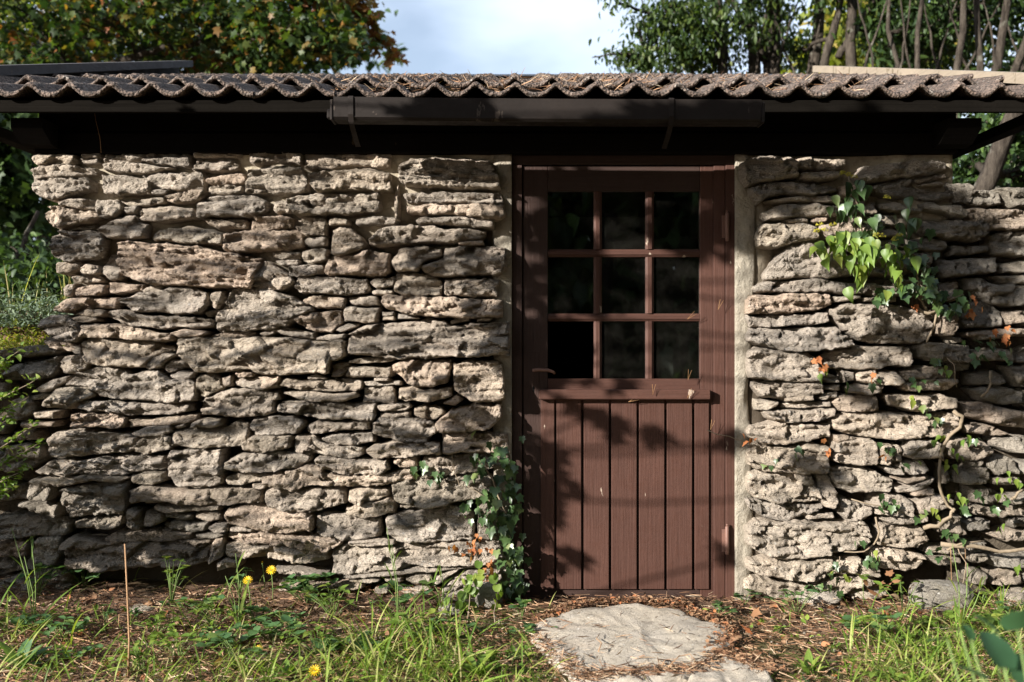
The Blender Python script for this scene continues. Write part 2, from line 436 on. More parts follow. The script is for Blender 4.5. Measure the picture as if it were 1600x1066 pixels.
# ------------------------------------------------------------------ the ground
def zg(X, Y):
    """terrain height: level yard in front, banked up behind the walls"""
    X = np.asarray(X, float); Y = np.asarray(Y, float)
    z = 0.012 * fbm(X * 1.7, Y * 1.7, 0.3, 5, 3) + 0.012 * fbm(X * 6, Y * 6, 0.7, 9, 2)
    z = z + 0.03 * np.clip((-X - 1.4) / 1.0, 0, 1) + 0.015 * np.clip((X - 1.2) / 1.0, 0, 1)
    z = z + 0.06 * np.clip((Y + 0.28) / 0.3, 0, 1) * np.clip((-X - 0.1) / 0.3, 0, 1)
    bank = np.clip((Y - 0.16) / 0.12, 0, 1)
    left = np.clip((-X - 2.15) / 0.12, 0, 1); right = np.clip((X - 2.12) / 0.1, 0, 1)
    back = np.clip((Y - 6.6) / 1.5, 0, 1)
    hill = np.clip(np.abs(X) - 2.3, 0, 8) * 0.03
    return z + bank * (left * (1.28 + hill) + right * (1.7 + hill)) * (1 - back) + back * (1.4 + hill * 0.5)
xs = np.unique(np.concatenate([-np.geomspace(3.2, 150, 26), np.geomspace(3.2, 150, 26), np.linspace(-3.2, 3.2, 230)]))
ys = np.unique(np.concatenate([-np.geomspace(1.6, 150, 26), np.geomspace(1.0, 150, 40), np.linspace(-1.6, 1.0, 120)]))
XX, YY = np.meshgrid(xs, ys)
ZZ = zg(XX, YY)
n0, n1 = XX.shape
I = np.arange(n0 * n1).reshape(n0, n1)
me = npmesh('ground', np.stack([XX.ravel(), YY.ravel(), ZZ.ravel()], 1),
            np.stack([I[:-1, :-1].ravel(), I[:-1, 1:].ravel(), I[1:, 1:].ravel(), I[1:, :-1].ravel()], 1))
tag(link('ground', me, mat=M_SOIL), kind='structure')

# ------------------------------------------------------------------ stones
SA = 420 / 1599.0; SG = 460 / 1597.0
FR = {'A': (0, 200, SA), 'B': (400, 200, SA), 'C': (0, 460, SA), 'D': (400, 460, SA), 'E': (0, 720, SA), 'F': (400, 720, SA),
      'G': (1140, 220, SG), 'H': (1140, 480, SG), 'I': (1140, 740, SG)}
STONES = """
A 190,170 330,155 450,160 475,200 440,222 330,218 230,238 195,205
A 475,185 590,180 600,215 500,218
A 470,152 600,150 600,178 480,180
A 610,150 800,145 880,150 840,200 700,205 620,215
A 840,170 900,145 1120,148 1138,200 1130,232 1000,225 900,212 840,195
A 605,215 760,200 880,212 960,232 1040,240 960,258 870,270 810,280 700,265 620,250
A 1150,185 1300,175 1410,185 1412,240 1300,262 1150,245
A 1150,150 1450,148 1430,175 1160,178
A 1475,160 1520,128 1700,122 1790,130 1810,180 1800,215 1650,205 1520,215 1480,195
A 190,260 260,230 360,222 480,232 600,250 600,280 480,290 330,300 220,305 190,290
A 190,310 330,302 520,300 570,330 560,370 460,395 400,420 340,440 250,415 205,385 190,350
A 605,290 700,278 860,285 905,350 900,385 800,405 650,402 610,350
A 855,320 900,275 1050,258 1190,262 1220,320 1210,365 1100,380 980,368 880,355
A 1220,310 1300,290 1440,265 1465,300 1440,340 1300,345 1230,330
A 1460,370 1475,245 1560,228 1700,222 1790,230 1825,330 1830,385 1700,400 1560,395 1470,388
A 898,378 960,368 1010,380 980,400 910,395
A 690,430 860,420 985,415 1000,445 900,460 760,465 700,450
A 985,405 1120,375 1225,375 1230,405 1180,440 1060,452 1000,440
A 1228,350 1350,335 1450,350 1455,390 1350,402 1230,408
A 1155,440 1300,410 1440,400 1500,400 1600,450 1600,490 1560,515 1460,530 1300,525 1170,535 1160,480
A 225,505 260,482 340,470 440,480 560,500 600,540 540,560 460,575 400,600 350,610 300,580 240,530
A 335,600 430,575 560,570 570,600 460,612 350,612
A 340,445 450,425 570,430 575,490 480,485 360,465
A 580,430 690,430 740,480 690,540 600,540 570,480
A 740,480 800,465 828,480 810,515 750,515
A 815,530 850,480 940,465 1160,470 1160,530 1050,550 930,565 840,555
A 600,590 680,530 800,520 850,560 880,570 880,660 760,665 640,660 610,625
A 890,630 1000,600 1130,580 1240,600 1340,640 1340,690 1200,685 1050,680 920,672
A 1205,540 1350,545 1470,545 1475,590 1400,600 1300,600 1240,575
B -40,560 20,525 180,520 230,545 210,600 80,610 -40,605
B -188,625 -20,612 110,605 260,595 290,640 290,700 180,725 60,735 -100,735 -180,730 -185,680
B 225,560 300,530 400,535 425,580 420,640 300,640 265,620
B 285,650 420,650 430,705 330,712 290,700
A 295,640 360,615 540,610 600,620 640,680 620,760 560,780 400,795 330,770 300,700
A 340,805 420,795 480,800 490,850 440,868 370,872
A 475,840 520,812 590,820 610,860 580,880 500,872
A 620,820 660,750 700,740 730,830 730,900 660,905 610,860
A 690,700 760,680 880,685 920,690 1000,690 1100,705 1250,715 1330,740 1450,760 1560,780 1520,900 1490,960 1380,955 1250,945 1100,945 900,935 800,900 750,880 730,850 710,780
B -25,950 5,870 40,780 100,800 160,850 220,890 245,920 150,965 60,968
A 430,890 500,870 600,880 620,910 540,925 450,915
A 380,965 400,930 450,928 430,1000 385,1000
A 435,960 520,935 630,935 640,980 560,1000 470,1008
A 640,925 740,920 840,930 850,975 740,980 660,985
A 838,960 900,938 970,945 960,975 860,982
C 315,75 400,30 520,20 690,25 720,60 700,90 600,85 480,80 400,110 330,100
C 720,40 800,0 930,-10 1000,-45 1130,-45 1240,0 1255,60 1200,115 1050,120 900,105 780,95 730,70
C 1255,0 1290,-20 1330,-15 1340,50 1300,90 1260,70
C 1210,110 1300,90 1305,120 1240,140
C 1280,180 1320,100 1370,20 1375,-25 1450,-40 1560,-30 1700,0 1790,50 1860,90 1750,150 1640,210 1500,215 1300,220
B 260,1030 330,1000 540,1005 540,1070 420,1075 340,1070
C 445,105 520,88 620,98 640,125 560,135 460,125
C 425,145 500,130 580,140 600,160 500,168 440,160
C 625,130 690,95 800,110 880,130 1000,130 1150,140 1270,150 1275,190 1200,205 1050,200 950,210 850,200 780,200 700,170
C 230,160 300,115 400,130 470,180 485,250 460,290 380,280 300,240 250,210
C 475,190 560,170 700,190 830,200 900,220 1030,240 1050,270 900,280 700,265 600,262 490,262
C 478,290 520,267 700,268 900,290 1040,320 1040,335 980,340 900,380 860,430 740,438 600,425 540,415 500,340
C 1020,235 1100,205 1200,215 1245,235 1200,258 1080,258
C 1240,255 1330,225 1520,225 1530,240 1450,260 1300,265
D 20,235 100,195 130,195 110,240 60,250
D 105,200 220,205 350,235 355,268 250,265 130,230
D 465,215 540,180 615,175 600,195 510,225
D 360,260 430,240 540,235 540,260 460,275 370,272
C 1045,300 1060,265 1200,262 1400,262 1600,257 1800,270 2030,280 2065,300 2060,350 2000,395 1960,400 1965,470 1800,478 1560,480 1480,450 1300,465 1170,460 1110,400 1045,360
C 860,430 900,380 980,345 1050,362 1000,390 960,440 900,450
C 970,420 1020,388 1100,400 1120,430 1060,455 1000,470 985,450
C 1000,480 1070,458 1160,465 1160,500 1080,515 1020,500
C 250,260 330,280 450,290 470,330 420,345 300,320 255,290
C 420,320 480,298 505,375 440,350
C 355,400 390,360 480,365 540,420 520,455 420,480 370,450
C 0,340 100,315 250,310 380,340 300,360 150,375 0,375 -60,360 -60,340
C 30,470 90,430 180,395 350,375 350,450 300,490 200,510 60,510
C 200,570 300,515 400,490 420,510 330,560 250,585
C 190,610 260,590 310,600 270,625 200,630
C 390,530 440,480 560,440 700,440 780,470 860,455 940,455 1000,500 1120,500 1170,530 1180,590 1150,635 950,640 800,635 700,625 600,612 530,560 400,545
C 265,655 330,560 420,545 530,565 560,605 470,640 420,690 300,675
C 470,660 520,625 640,628 760,645 1000,645 1140,650 1145,690 1050,715 900,720 800,725 620,705 480,690
C 1165,490 1240,470 1300,490 1340,560 1280,590 1230,615 1200,605 1180,540
C 1320,500 1380,480 1390,540 1340,550
C 1390,470 1440,450 1510,470 1520,490 1430,495
C 1385,510 1450,497 1600,497 1670,510 1665,550 1560,568 1420,540
D -350,640 -240,600 -140,550 0,560 100,600 120,640 110,700 60,720 -100,730 -320,720 -350,680
C 410,760 440,715 560,710 700,715 755,740 740,790 600,795 440,790
C 760,750 900,745 1080,725 1180,715 1180,740 1100,775 900,785 770,790
C 1130,770 1170,742 1310,745 1320,780 1250,798 1140,792
C 790,830 880,790 1020,785 1030,820 960,840 850,850
C 270,860 330,820 450,815 600,820 760,830 820,860 800,920 740,945 560,950 420,970 330,965 290,930
C 775,945 830,870 880,835 960,828 1020,860 1020,910 960,930 860,960
C 1020,900 1040,820 1120,800 1250,800 1320,800 1400,760 1470,770 1490,850 1480,900 1400,910 1300,915 1150,912
C 1040,790 1110,765 1110,790 1050,800
D -40,785 0,735 120,715 220,730 290,780 240,825 120,838 0,835
D 290,790 350,755 480,760 600,752 680,760 680,800 560,815 450,820 340,835 300,820
D 115,680 150,642 250,640 400,648 560,652 715,648 720,720 700,745 500,745 380,740 250,715 130,700
D 130,540 180,505 300,507 460,510 600,510 635,540 600,575 440,583 260,570
D 150,590 270,577 460,590 600,583 620,610 520,640 380,640 250,630
D 305,490 360,475 430,500 435,508 320,508
D 0,490 130,490 150,520 100,555 0,570 -40,520
D 0,572 125,572 145,620 60,640 -60,640 -70,600
D 450,430 490,400 560,397 545,450 500,490 450,490
D 550,400 620,380 800,378 825,390 760,405 600,412
D 520,480 560,435 700,435 800,435 815,480 760,500 690,495 560,500
D 635,520 700,517 860,520 870,540 700,545 640,540
D 700,500 790,500 800,515 700,515
D 635,600 640,552 700,548 810,548 840,640 820,655 730,640 640,640
D 840,570 920,560 1165,557 1168,610 1120,635 900,640 850,625
D 805,420 850,392 1000,388 1165,397 1165,470 1140,530 1060,550 960,552 900,530 870,490 820,460
D 1170,420 1260,400 1440,400 1470,420 1480,620 1400,645 1280,640 1230,600 1180,570
D 540,250 650,190 800,165 1000,150 1110,155 1140,175 1200,185 1330,170 1500,165 1520,230 1510,360 1350,370 1130,375 1000,380 850,385 680,370 560,360
D 720,660 900,652 930,665 900,690 740,697
D 730,715 800,700 920,700 915,730 740,735
D 930,680 1000,660 1090,670 1120,705 1060,750 1000,750 940,720
D 1060,780 1150,700 1250,670 1470,650 1475,720 1380,800 1230,820 1100,820
D 1110,650 1190,605 1230,630 1180,665
D 690,780 730,742 900,742 1060,765 1075,820 1020,880 900,885 750,850 700,830
D 380,870 420,835 560,825 690,830 710,880 640,895 540,905 420,890
D 225,890 240,845 350,850 420,900 540,910 640,920 640,960 560,985 440,960 350,945 250,940
D 0,850 100,842 210,855 215,910 150,930 30,945 -60,930 -90,880 -40,850
D 650,940 700,895 850,880 1000,888 1085,890 1095,950 980,955 860,980 700,980
D 1095,830 1300,825 1500,830 1500,930 1300,945 1100,940
D -190,1000 -120,960 0,955 150,932 310,950 330,990 250,1030 100,1055 -100,1055 -185,1040
D 345,980 420,965 560,987 780,990 795,1040 730,1078 560,1072 400,1050
D 810,1000 880,960 965,960 960,1030 850,1040
D 1000,975 1200,960 1500,945 1510,990 1470,1020 1300,1050 1100,1080 1000,1090 980,1010
C 1000,1060 1015,930 1330,925 1328,1130 1200,1160 1060,1140 1010,1090
C 455,1000 560,975 700,965 900,955 985,970 975,1040 900,1050 700,1078 560,1075 480,1060
C 220,1050 300,990 400,980 460,1000 480,1060 400,1080 260,1075
E 260,108 400,92 500,88 720,95 780,104 700,130 560,118 460,140 360,155 300,130
E 780,80 850,65 980,80 975,120 920,142 800,130
E -30,150 60,135 140,150 175,190 160,230 90,240 -30,250
E 165,150 210,100 300,120 320,190 300,235 210,235 175,200
E 100,255 180,240 350,260 370,300 360,340 300,335 200,310 140,280
E 335,215 370,170 500,150 700,130 765,130 755,220 740,320 620,318 440,345 370,260
E 430,375 600,330 740,330 735,370 680,400 450,405
E -30,330 200,330 380,345 430,390 420,435 300,445 100,460 -30,470
E 765,180 860,150 1000,165 1200,160 1400,175 1560,175 1560,250 1400,258 1200,270 1100,265 1000,240 880,250 790,250
E 910,275 960,262 1100,277 1300,270 1310,290 1150,305 1000,310 930,295
E 750,320 770,290 850,295 850,410 800,415 755,380
E 860,310 900,300 970,315 975,360 920,390 870,380
E 980,320 1060,312 1150,325 1150,352 1050,350 990,340
E 1150,320 1250,307 1325,320 1320,350 1250,365 1160,345
E 965,380 1020,358 1150,362 1240,370 1235,420 1150,430 1020,410
E 1240,400 1280,370 1360,375 1350,420 1280,430
E 1160,445 1250,432 1340,440 1280,465 1180,465
E 1320,330 1350,285 1523,262 1650,290 1820,320 1870,345 1860,410 1720,425 1620,430 1450,395 1340,370
E 1500,150 1560,138 1590,155 1560,172 1510,168
E 1330,110 1420,75 1600,70 1620,115 1500,130 1450,148 1350,140
F -30,140 50,140 65,160 10,172 -30,168
F -30,180 40,182 35,250 -30,250
E 1240,540 1270,480 1330,450 1335,520 1320,570 1260,598 1240,580
E 370,490 430,450 640,490 800,492 1100,480 1240,470 1260,490 1230,600 1150,620 950,625 800,635 600,650 430,630 400,560 380,540
E 625,460 700,425 1000,410 1150,440 1150,465 900,482 680,486
E 200,560 220,470 300,455 380,460 370,560 350,610 280,620 220,600
E -30,490 100,470 185,480 185,560 100,570 -30,580
E 380,590 410,570 430,630 390,640
E -30,720 80,690 180,660 440,650 440,740 380,780 300,830 200,830 60,860 -30,870
E -30,600 200,590 240,640 100,660 -30,690
F -180,430 0,427 300,450 510,470 520,490 430,540 300,530 100,500 -100,488 -185,470
F -185,510 -100,492 60,505 200,520 430,547 430,590 350,605 230,618 160,595 0,580 -130,580 -185,560
E 1370,400 1450,390 1520,410 1500,425 1380,415
E 1290,600 1340,580 1430,590 1420,640 1300,650
F 35,95 120,70 240,50 300,28 380,40 400,80 600,92 780,78 900,50 950,60 900,110 760,150 560,160 420,150 320,150 230,180 120,155 60,140
F 830,115 870,92 945,85 940,110 870,122
F 50,190 80,165 240,168 500,163 540,190 530,260 400,295 280,308 180,300 80,265 50,230
F 545,190 580,168 700,163 790,170 800,200 720,240 620,262 560,245
F 525,280 620,265 700,247 780,215 830,260 820,310 740,330 640,340 540,320
F 805,150 900,112 1200,90 1350,80 1410,110 1415,180 1250,240 1150,260 1050,275 860,285 830,230 870,210 820,185
F 345,420 350,330 450,318 600,332 735,342 735,400 740,430 745,450 620,470 520,465 400,440
F 765,370 780,340 900,305 1050,292 1240,265 1300,330 1300,470 1100,480 900,480 830,470 775,430
F 1310,280 1420,240 1450,330 1430,460 1320,465
F 540,478 700,470 810,482 830,497 680,505 560,500
F 445,560 500,508 620,512 800,522 900,503 1100,488 1300,482 1440,470 1475,520 1470,590 1350,620 1150,630 960,625 860,640 700,660 600,663 450,665
F 510,675 700,667 800,655 960,637 1340,627 1330,640 1150,650 960,665 820,680 640,690 530,690
F 760,705 870,684 880,720 800,730
F 880,700 960,668 1050,680 1050,720 960,735 900,720
F 820,760 1000,745 1045,760 1040,790 900,805 830,800
F 1060,710 1100,670 1215,648 1100,722 1060,740
F 1100,760 1200,680 1280,655 1460,655 1480,780 1470,860 1300,850 1110,820
F 100,640 250,650 430,665 430,690 300,690 130,670
F 130,745 400,740 560,720 640,720 660,750 560,770 150,770
F 700,770 750,740 800,750 800,780 730,785
F 540,700 680,695 740,710 680,725 560,718
F 840,815 1000,812 1080,830 1000,850 860,850
B 285,150 480,145 800,158 805,235 700,235 560,230 330,250 290,240
B 310,280 400,262 560,245 700,245 800,275 810,370 700,380 560,365 450,370 370,390 330,345
B 840,260 870,200 1050,172 1200,170 1380,190 1450,290 1465,370 1300,370 1150,360 900,345 850,310
B 185,430 260,405 400,395 560,390 740,385 750,470 700,505 560,515 420,522 230,520 200,470
B 95,440 150,425 190,430 215,510 120,515 95,490
B 815,400 845,330 860,400 858,550 840,555 822,470
B 870,400 950,380 1200,380 1460,385 1485,450 1400,452 1150,445 1000,440 900,445
B 880,460 1000,450 1200,458 1400,458 1490,455 1490,520 1440,545 1300,538 1150,520 980,515 900,500
B 955,550 980,527 1150,532 1300,540 1430,548 1420,595 1300,590 1150,580 980,570
B 595,560 620,533 720,530 840,540 845,570 700,578 610,575
B 430,550 470,535 550,545 540,580 430,580
B 665,690 730,600 850,582 1000,582 1200,600 1370,610 1365,650 1330,665 1150,680 1000,685 900,695 720,700
B 1200,690 1240,678 1350,672 1360,695 1250,702
B 440,730 445,620 500,590 560,600 620,660 650,705 600,738 500,760 460,760
B 410,840 450,765 620,742 660,725 800,750 800,850 760,880 640,875 520,880 430,870
B 805,790 850,720 1000,705 1105,715 1108,765 1000,800 960,860 840,850
B 975,830 1110,775 1120,710 1300,705 1480,715 1490,830 1450,875 1250,880 1060,875 1000,855
B 835,872 1000,872 1095,910 1110,1000 900,1000 830,975 820,920
B 1110,905 1300,890 1445,900 1445,1000 1300,1005 1130,1000 1117,950
B 680,920 720,890 830,887 820,940 720,958
B 680,975 720,962 820,960 825,988 700,996
B 735,1015 760,992 1000,1003 1300,1017 1470,1020 1475,1130 1300,1125 1100,1130 900,1110 780,1070
B 545,1010 620,1002 720,1007 735,1060 640,1060 550,1045
B 230,950 260,892 400,890 560,895 660,905 675,970 640,990 450,992 260,985
B 190,850 220,820 300,812 400,808 410,830 390,870 300,888 200,890
B 85,735 160,730 260,740 260,780 160,782 90,770
B 265,740 330,725 435,718 435,790 330,805 270,790
B 115,792 180,787 270,792 260,815 150,820
D 520,85 560,80 730,80 730,165 640,165 520,160
D 740,110 830,105 830,125 745,128
D 745,132 830,130 830,152 750,155
D 835,115 920,120 980,145 840,148
D 1150,165 1210,137 1275,137 1270,158 1160,178
D 1310,150 1350,140 1410,145 1400,160 1310,163
D 200,150 340,105 510,95 515,170 460,225 350,225
D -120,120 0,90 190,100 260,130 200,145 190,195 90,190 -60,210
G 65,130 150,85 340,90 375,150 370,195 220,220 90,250 60,200
G 345,100 450,90 640,105 640,130 560,155 460,165 370,160
G 690,190 740,140 850,120 980,112 1180,117 1190,150 1100,180 980,197 900,205 800,230 720,220
G 380,180 480,165 590,170 590,200 450,215 385,208
G 95,260 220,222 330,218 400,230 560,240 600,270 450,300 300,290 200,310 150,340 110,300
G 620,240 700,230 760,260 760,300 640,310 600,290
G 760,270 840,220 980,210 1010,250 1100,272 1215,268 1200,310 1130,335 1000,310 900,320 800,295
G 1000,215 1080,192 1180,178 1185,205 1100,222 1020,233
G 1030,243 1110,228 1165,232 1160,247 1050,252
G 200,330 350,302 560,302 620,330 560,337 320,333 240,340
G 180,400 250,352 330,347 560,342 610,347 600,400 450,415 300,420 190,435
G 640,330 790,340 800,400 640,400
G 800,350 900,332 1020,378 1030,395 900,385 810,370
G 1040,345 1100,337 1165,380 1160,395 1060,375
G 315,430 380,420 435,427 430,445 320,445
G 435,438 480,415 540,422 520,440 450,447
G 150,500 180,452 400,447 480,480 480,530 380,555 260,580 160,570
G 190,740 260,640 350,550 440,550 520,600 560,575 700,640 720,720 600,740 450,743 200,755
G 130,790 200,768 450,750 600,762 750,772 900,800 920,840 800,845 620,830 450,820 300,825 150,815
G 85,870 130,840 300,832 550,830 560,890 480,915 300,935 90,943
G 80,960 200,948 350,942 540,940 550,985 450,1000 300,1010 110,1020
H 95,150 110,122 250,117 580,107 600,150 680,172 670,210 600,225 450,240 300,240 180,210 100,185
G 555,920 640,885 800,880 950,900 1100,950 1125,1000 1100,1060 1040,1095 850,1098 700,1080 600,1020
G 560,850 700,840 710,855 650,870 580,875
G 710,853 900,850 910,875 720,872
G 640,405 900,405 1010,425 1010,470 800,460 640,440
G 500,455 640,445 760,465 1000,475 1000,520 760,530 520,520
G 560,545 900,535 930,580 800,600 700,620 560,570
G 730,625 950,600 1110,610 1115,690 900,740 735,725
G 900,760 1125,750 1125,850 930,835
G 1140,780 1240,770 1270,850 1200,880 1130,850
G 1140,900 1240,900 1245,1000 1200,1060 1130,1040 1130,980
G 1165,225 1300,235 1320,280 1290,345 1200,340 1170,330 1210,310 1220,265
G 1305,290 1380,265 1480,280 1490,340 1400,360 1300,355
G 1440,268 1600,245 1680,250 1680,360 1520,360 1500,300
G 1125,350 1250,350 1300,400 1280,420 1150,390
G 1260,380 1400,367 1530,370 1680,380 1680,490 1500,490 1400,480 1300,430
G 1020,420 1130,430 1280,427 1400,440 1410,500 1350,540 1200,530 1060,500 1020,470
G 1400,512 1520,494 1680,500 1680,620 1420,620 1400,560
G 940,540 1100,522 1180,550 1190,590 1120,600 950,590
G 1190,600 1220,570 1400,567 1410,600 1320,620 1200,625
G 1130,650 1300,640 1450,637 1450,710 1300,730 1150,745 1122,700
G 1460,670 1600,657 1680,660 1680,710 1470,720
G 1450,740 1680,722 1680,785 1500,778
G 1280,750 1350,742 1450,780 1680,790 1680,880 1550,900 1400,880 1290,800
G 1250,900 1300,870 1430,872 1480,930 1470,1010 1300,1015 1255,1000
G 1480,930 1580,920 1590,980 1500,1005
G 1592,930 1680,930 1680,1000 1600,1010
G 1270,1045 1450,1022 1680,1018 1680,1060 1300,1065
H 100,260 150,212 250,237 420,252 480,300 510,395 350,405 110,380 95,330
H 500,280 560,232 700,212 850,207 960,230 1000,280 960,320 850,325 700,345 560,335 500,320
H 1030,220 1080,197 1300,210 1310,290 1250,300 1100,290 1040,270
H 120,410 200,407 480,412 510,460 400,490 260,505 160,480
H 510,350 600,380 605,410 520,415
H 505,430 600,420 600,452 520,450
H 300,495 400,480 460,477 460,505 360,513 300,510
H 470,490 520,467 595,460 580,490 500,505
H 275,530 350,517 550,515 545,540 400,550 290,545
H 180,570 300,560 570,552 575,600 480,620 300,630 200,600
H 140,500 270,515 260,540 200,562 140,560
H 680,370 760,342 900,347 940,400 900,430 740,418 690,400
H 640,440 700,420 830,432 840,470 740,480 650,465
H 600,340 680,350 670,400 620,410
H 555,520 600,482 700,470 800,490 810,560 700,570 600,565
H 940,350 1050,332 1200,332 1240,360 1220,383 1050,393 950,400
H 950,420 1050,397 1220,392 1240,420 1180,455 1000,460 955,445
H 850,480 960,480 1100,472 1240,500 1240,550 1150,567 1000,567 880,530
H 545,620 650,582 850,577 1000,592 1180,582 1250,592 1240,640 1190,700 1000,715 800,715 650,690 560,660
H 85,680 120,650 250,622 420,640 560,640 560,700 450,720 300,750 180,745 95,710
H 95,770 130,735 280,762 440,742 550,770 550,850 520,905 350,905 200,890 100,860
H 555,745 620,712 780,712 805,760 800,860 700,860 590,850 560,820
H 560,695 650,702 655,715 580,735
H 810,750 880,740 885,800 860,865 815,855
H 892,760 930,750 935,840 890,850
H 940,770 980,722 1100,722 1150,740 1150,820 1000,820 950,800
H 1180,720 1300,712 1380,727 1425,780 1350,830 1240,835 1180,800
H 90,930 120,893 250,902 450,912 460,960 490,1000 480,1050 400,1055 250,1050 140,1030 100,990
H 540,880 600,870 740,872 880,930 900,970 850,1000 760,1000 650,1005 570,980
H 468,908 540,905 590,1050 560,1095 510,1090 482,1000
H 820,870 930,872 955,912 880,908
H 900,860 960,827 1050,832 1090,890 1000,915 960,900
H 900,930 1000,932 1090,915 1080,938 950,957
H 890,980 1000,967 1080,943 1130,932 1080,970 1000,1000 910,1005
H 980,1010 1060,985 1120,992 1110,1020 1000,1025
H 1320,150 1450,132 1540,142 1530,165 1350,180
H 1310,240 1450,222 1540,250 1530,290 1350,290
H 1545,230 1680,210 1680,300 1550,300
H 1300,360 1450,342 1500,400 1450,430 1310,420
H 1510,330 1600,312 1680,330 1680,430 1550,430
H 1310,450 1480,433 1590,460 1580,520 1500,535 1380,510
H 1260,530 1400,522 1600,570 1680,580 1680,670 1500,650 1350,610 1270,590
H 1270,640 1400,637 1530,690 1430,703 1290,680
H 1430,712 1600,707 1680,720 1680,800 1500,780 1440,750
H 1390,850 1480,802 1560,830 1570,900 1440,910
H 1230,900 1300,872 1400,867 1420,920 1380,965 1280,965 1230,940
H 1290,840 1380,832 1360,860 1300,862
H 1420,930 1560,922 1590,950 1500,970 1430,960
H 1180,165 1260,168 1270,190 1200,200
H 1575,845 1680,840 1680,900 1590,910
H 1150,850 1210,880 1200,950 1150,960
H 1200,300 1300,305 1300,340 1250,350
H 1590,455 1680,445 1680,560 1600,540
I 90,145 250,152 400,167 500,172 510,190 400,230 300,260 200,240 120,200
I 410,220 450,214 570,214 565,240 480,250 420,245
I 590,130 650,150 770,182 780,220 720,260 640,265 600,210
I 85,310 130,262 300,255 500,272 740,272 770,290 760,380 650,410 550,430 420,455 280,455 150,420 90,370
I 90,480 200,462 400,462 540,455 700,465 820,530 800,560 680,560 540,540 450,580 350,580 250,560 150,540 100,520
I 75,600 120,562 300,592 450,600 640,562 800,572 760,610 600,650 450,670 380,690 280,680 120,660 80,640
I 760,430 800,407 950,412 1070,450 1060,490 1000,525 900,530 800,515 770,480
I 800,290 900,282 1050,292 1090,370 1000,400 900,405 800,385
I 790,140 850,112 960,132 1000,170 980,220 900,230 800,220
I 820,250 900,237 1080,227 1080,260 960,277 860,273
I 1010,150 1100,112 1200,150 1220,190 1100,215 1020,215
I 1280,450 1330,427 1400,440 1395,470 1320,485
I 1250,530 1290,505 1350,520 1390,540 1370,600 1300,595
I 1400,560 1500,522 1600,540 1600,600 1480,610 1410,600
I 1080,400 1200,402 1290,412 1280,438 1200,440 1070,430
I 1070,460 1190,447 1270,460 1260,490 1130,495
I 1290,80 1400,70 1490,110 1500,155 1400,175 1320,160
I 1320,190 1450,182 1600,172 1680,180 1680,230 1450,240 1330,220
I 1280,270 1420,252 1420,310 1300,320
I 1510,252 1680,235 1680,290 1530,290
I 1400,330 1500,312 1680,310 1680,375 1480,368
I 1300,372 1400,382 1400,425 1300,420
I 1400,450 1500,452 1680,450 1680,500 1450,510
I 1470,650 1560,620 1680,640 1680,700 1500,700
I 1600,520 1680,520 1680,610 1610,610
I 330,740 450,722 590,712 590,760 500,790 430,800 350,770
I 1500,130 1680,102 1680,160 1520,165
I 1130,230 1270,230 1270,330 1150,330
I 630,640 760,625 860,640 820,680 680,690
C 50,690 60,625 150,605 210,650 190,720 110,750 60,730
C -60,740 30,732 50,780 30,830 -60,830
C 210,705 340,702 330,740 220,740
C 20,960 60,905 150,885 240,920 250,990 180,1040 60,1060 -40,1050 -40,980
C 130,765 340,757 340,785 150,800
C 60,820 220,810 240,870 150,870 60,880
C -60,850 40,840 50,900 10,950 -60,950
C -60,440 20,400 80,425 20,470 -60,500
C -60,530 50,530 50,600 -60,610
"""
def parse():
    out = []
    for ln in STONES.strip().splitlines():
        p = ln.split(); ox, oy, s = FR[p[0]]
        pts = [(ox + float(a) * s, oy + float(b_) * s) for a, b_ in (q.split(',') for q in p[1:])]
        out.append(pts)
    # the garden walls run on past the frame, coursed the same way
    r_ = random.Random(5)
    for xa, xb, ya, yb in ((1665, 2250, 300, 955), (-520, -62, 548, 955)):
        y = ya
        while y < yb:
            h_ = r_.uniform(16, 40); x = xa - r_.uniform(0, 30)
            while x < xb:
                w_ = r_.uniform(45, 150); j = lambda k_=4: r_.uniform(-k_, k_)
                out.append([(x + 1, y + h_ / 2 + j()), (x + 8, y + 3 + j(2)), (x + w_ * .5, y + 1 + j(2)), (x + w_ - 9, y + 3 + j(2)), (x + w_ - 1, y + h_ / 2 + j()), (x + w_ - 8, y + h_ - 3 + j(2)), (x + w_ * .5, y + h_ - 1 + j(2)), (x + 8, y + h_ - 3 + j(2))])
                x += w_
            y += h_
    return out

def chaikin(P, n=1):
    for _ in range(n):
        Q = []
        for i in range(len(P)):
            a = P[i]; b_ = P[(i + 1) % len(P)]
            Q.append((a[0] * .78 + b_[0] * .22, a[1] * .78 + b_[1] * .22)); Q.append((a[0] * .22 + b_[0] * .78, a[1] * .22 + b_[1] * .78))
        P = Q
    return P

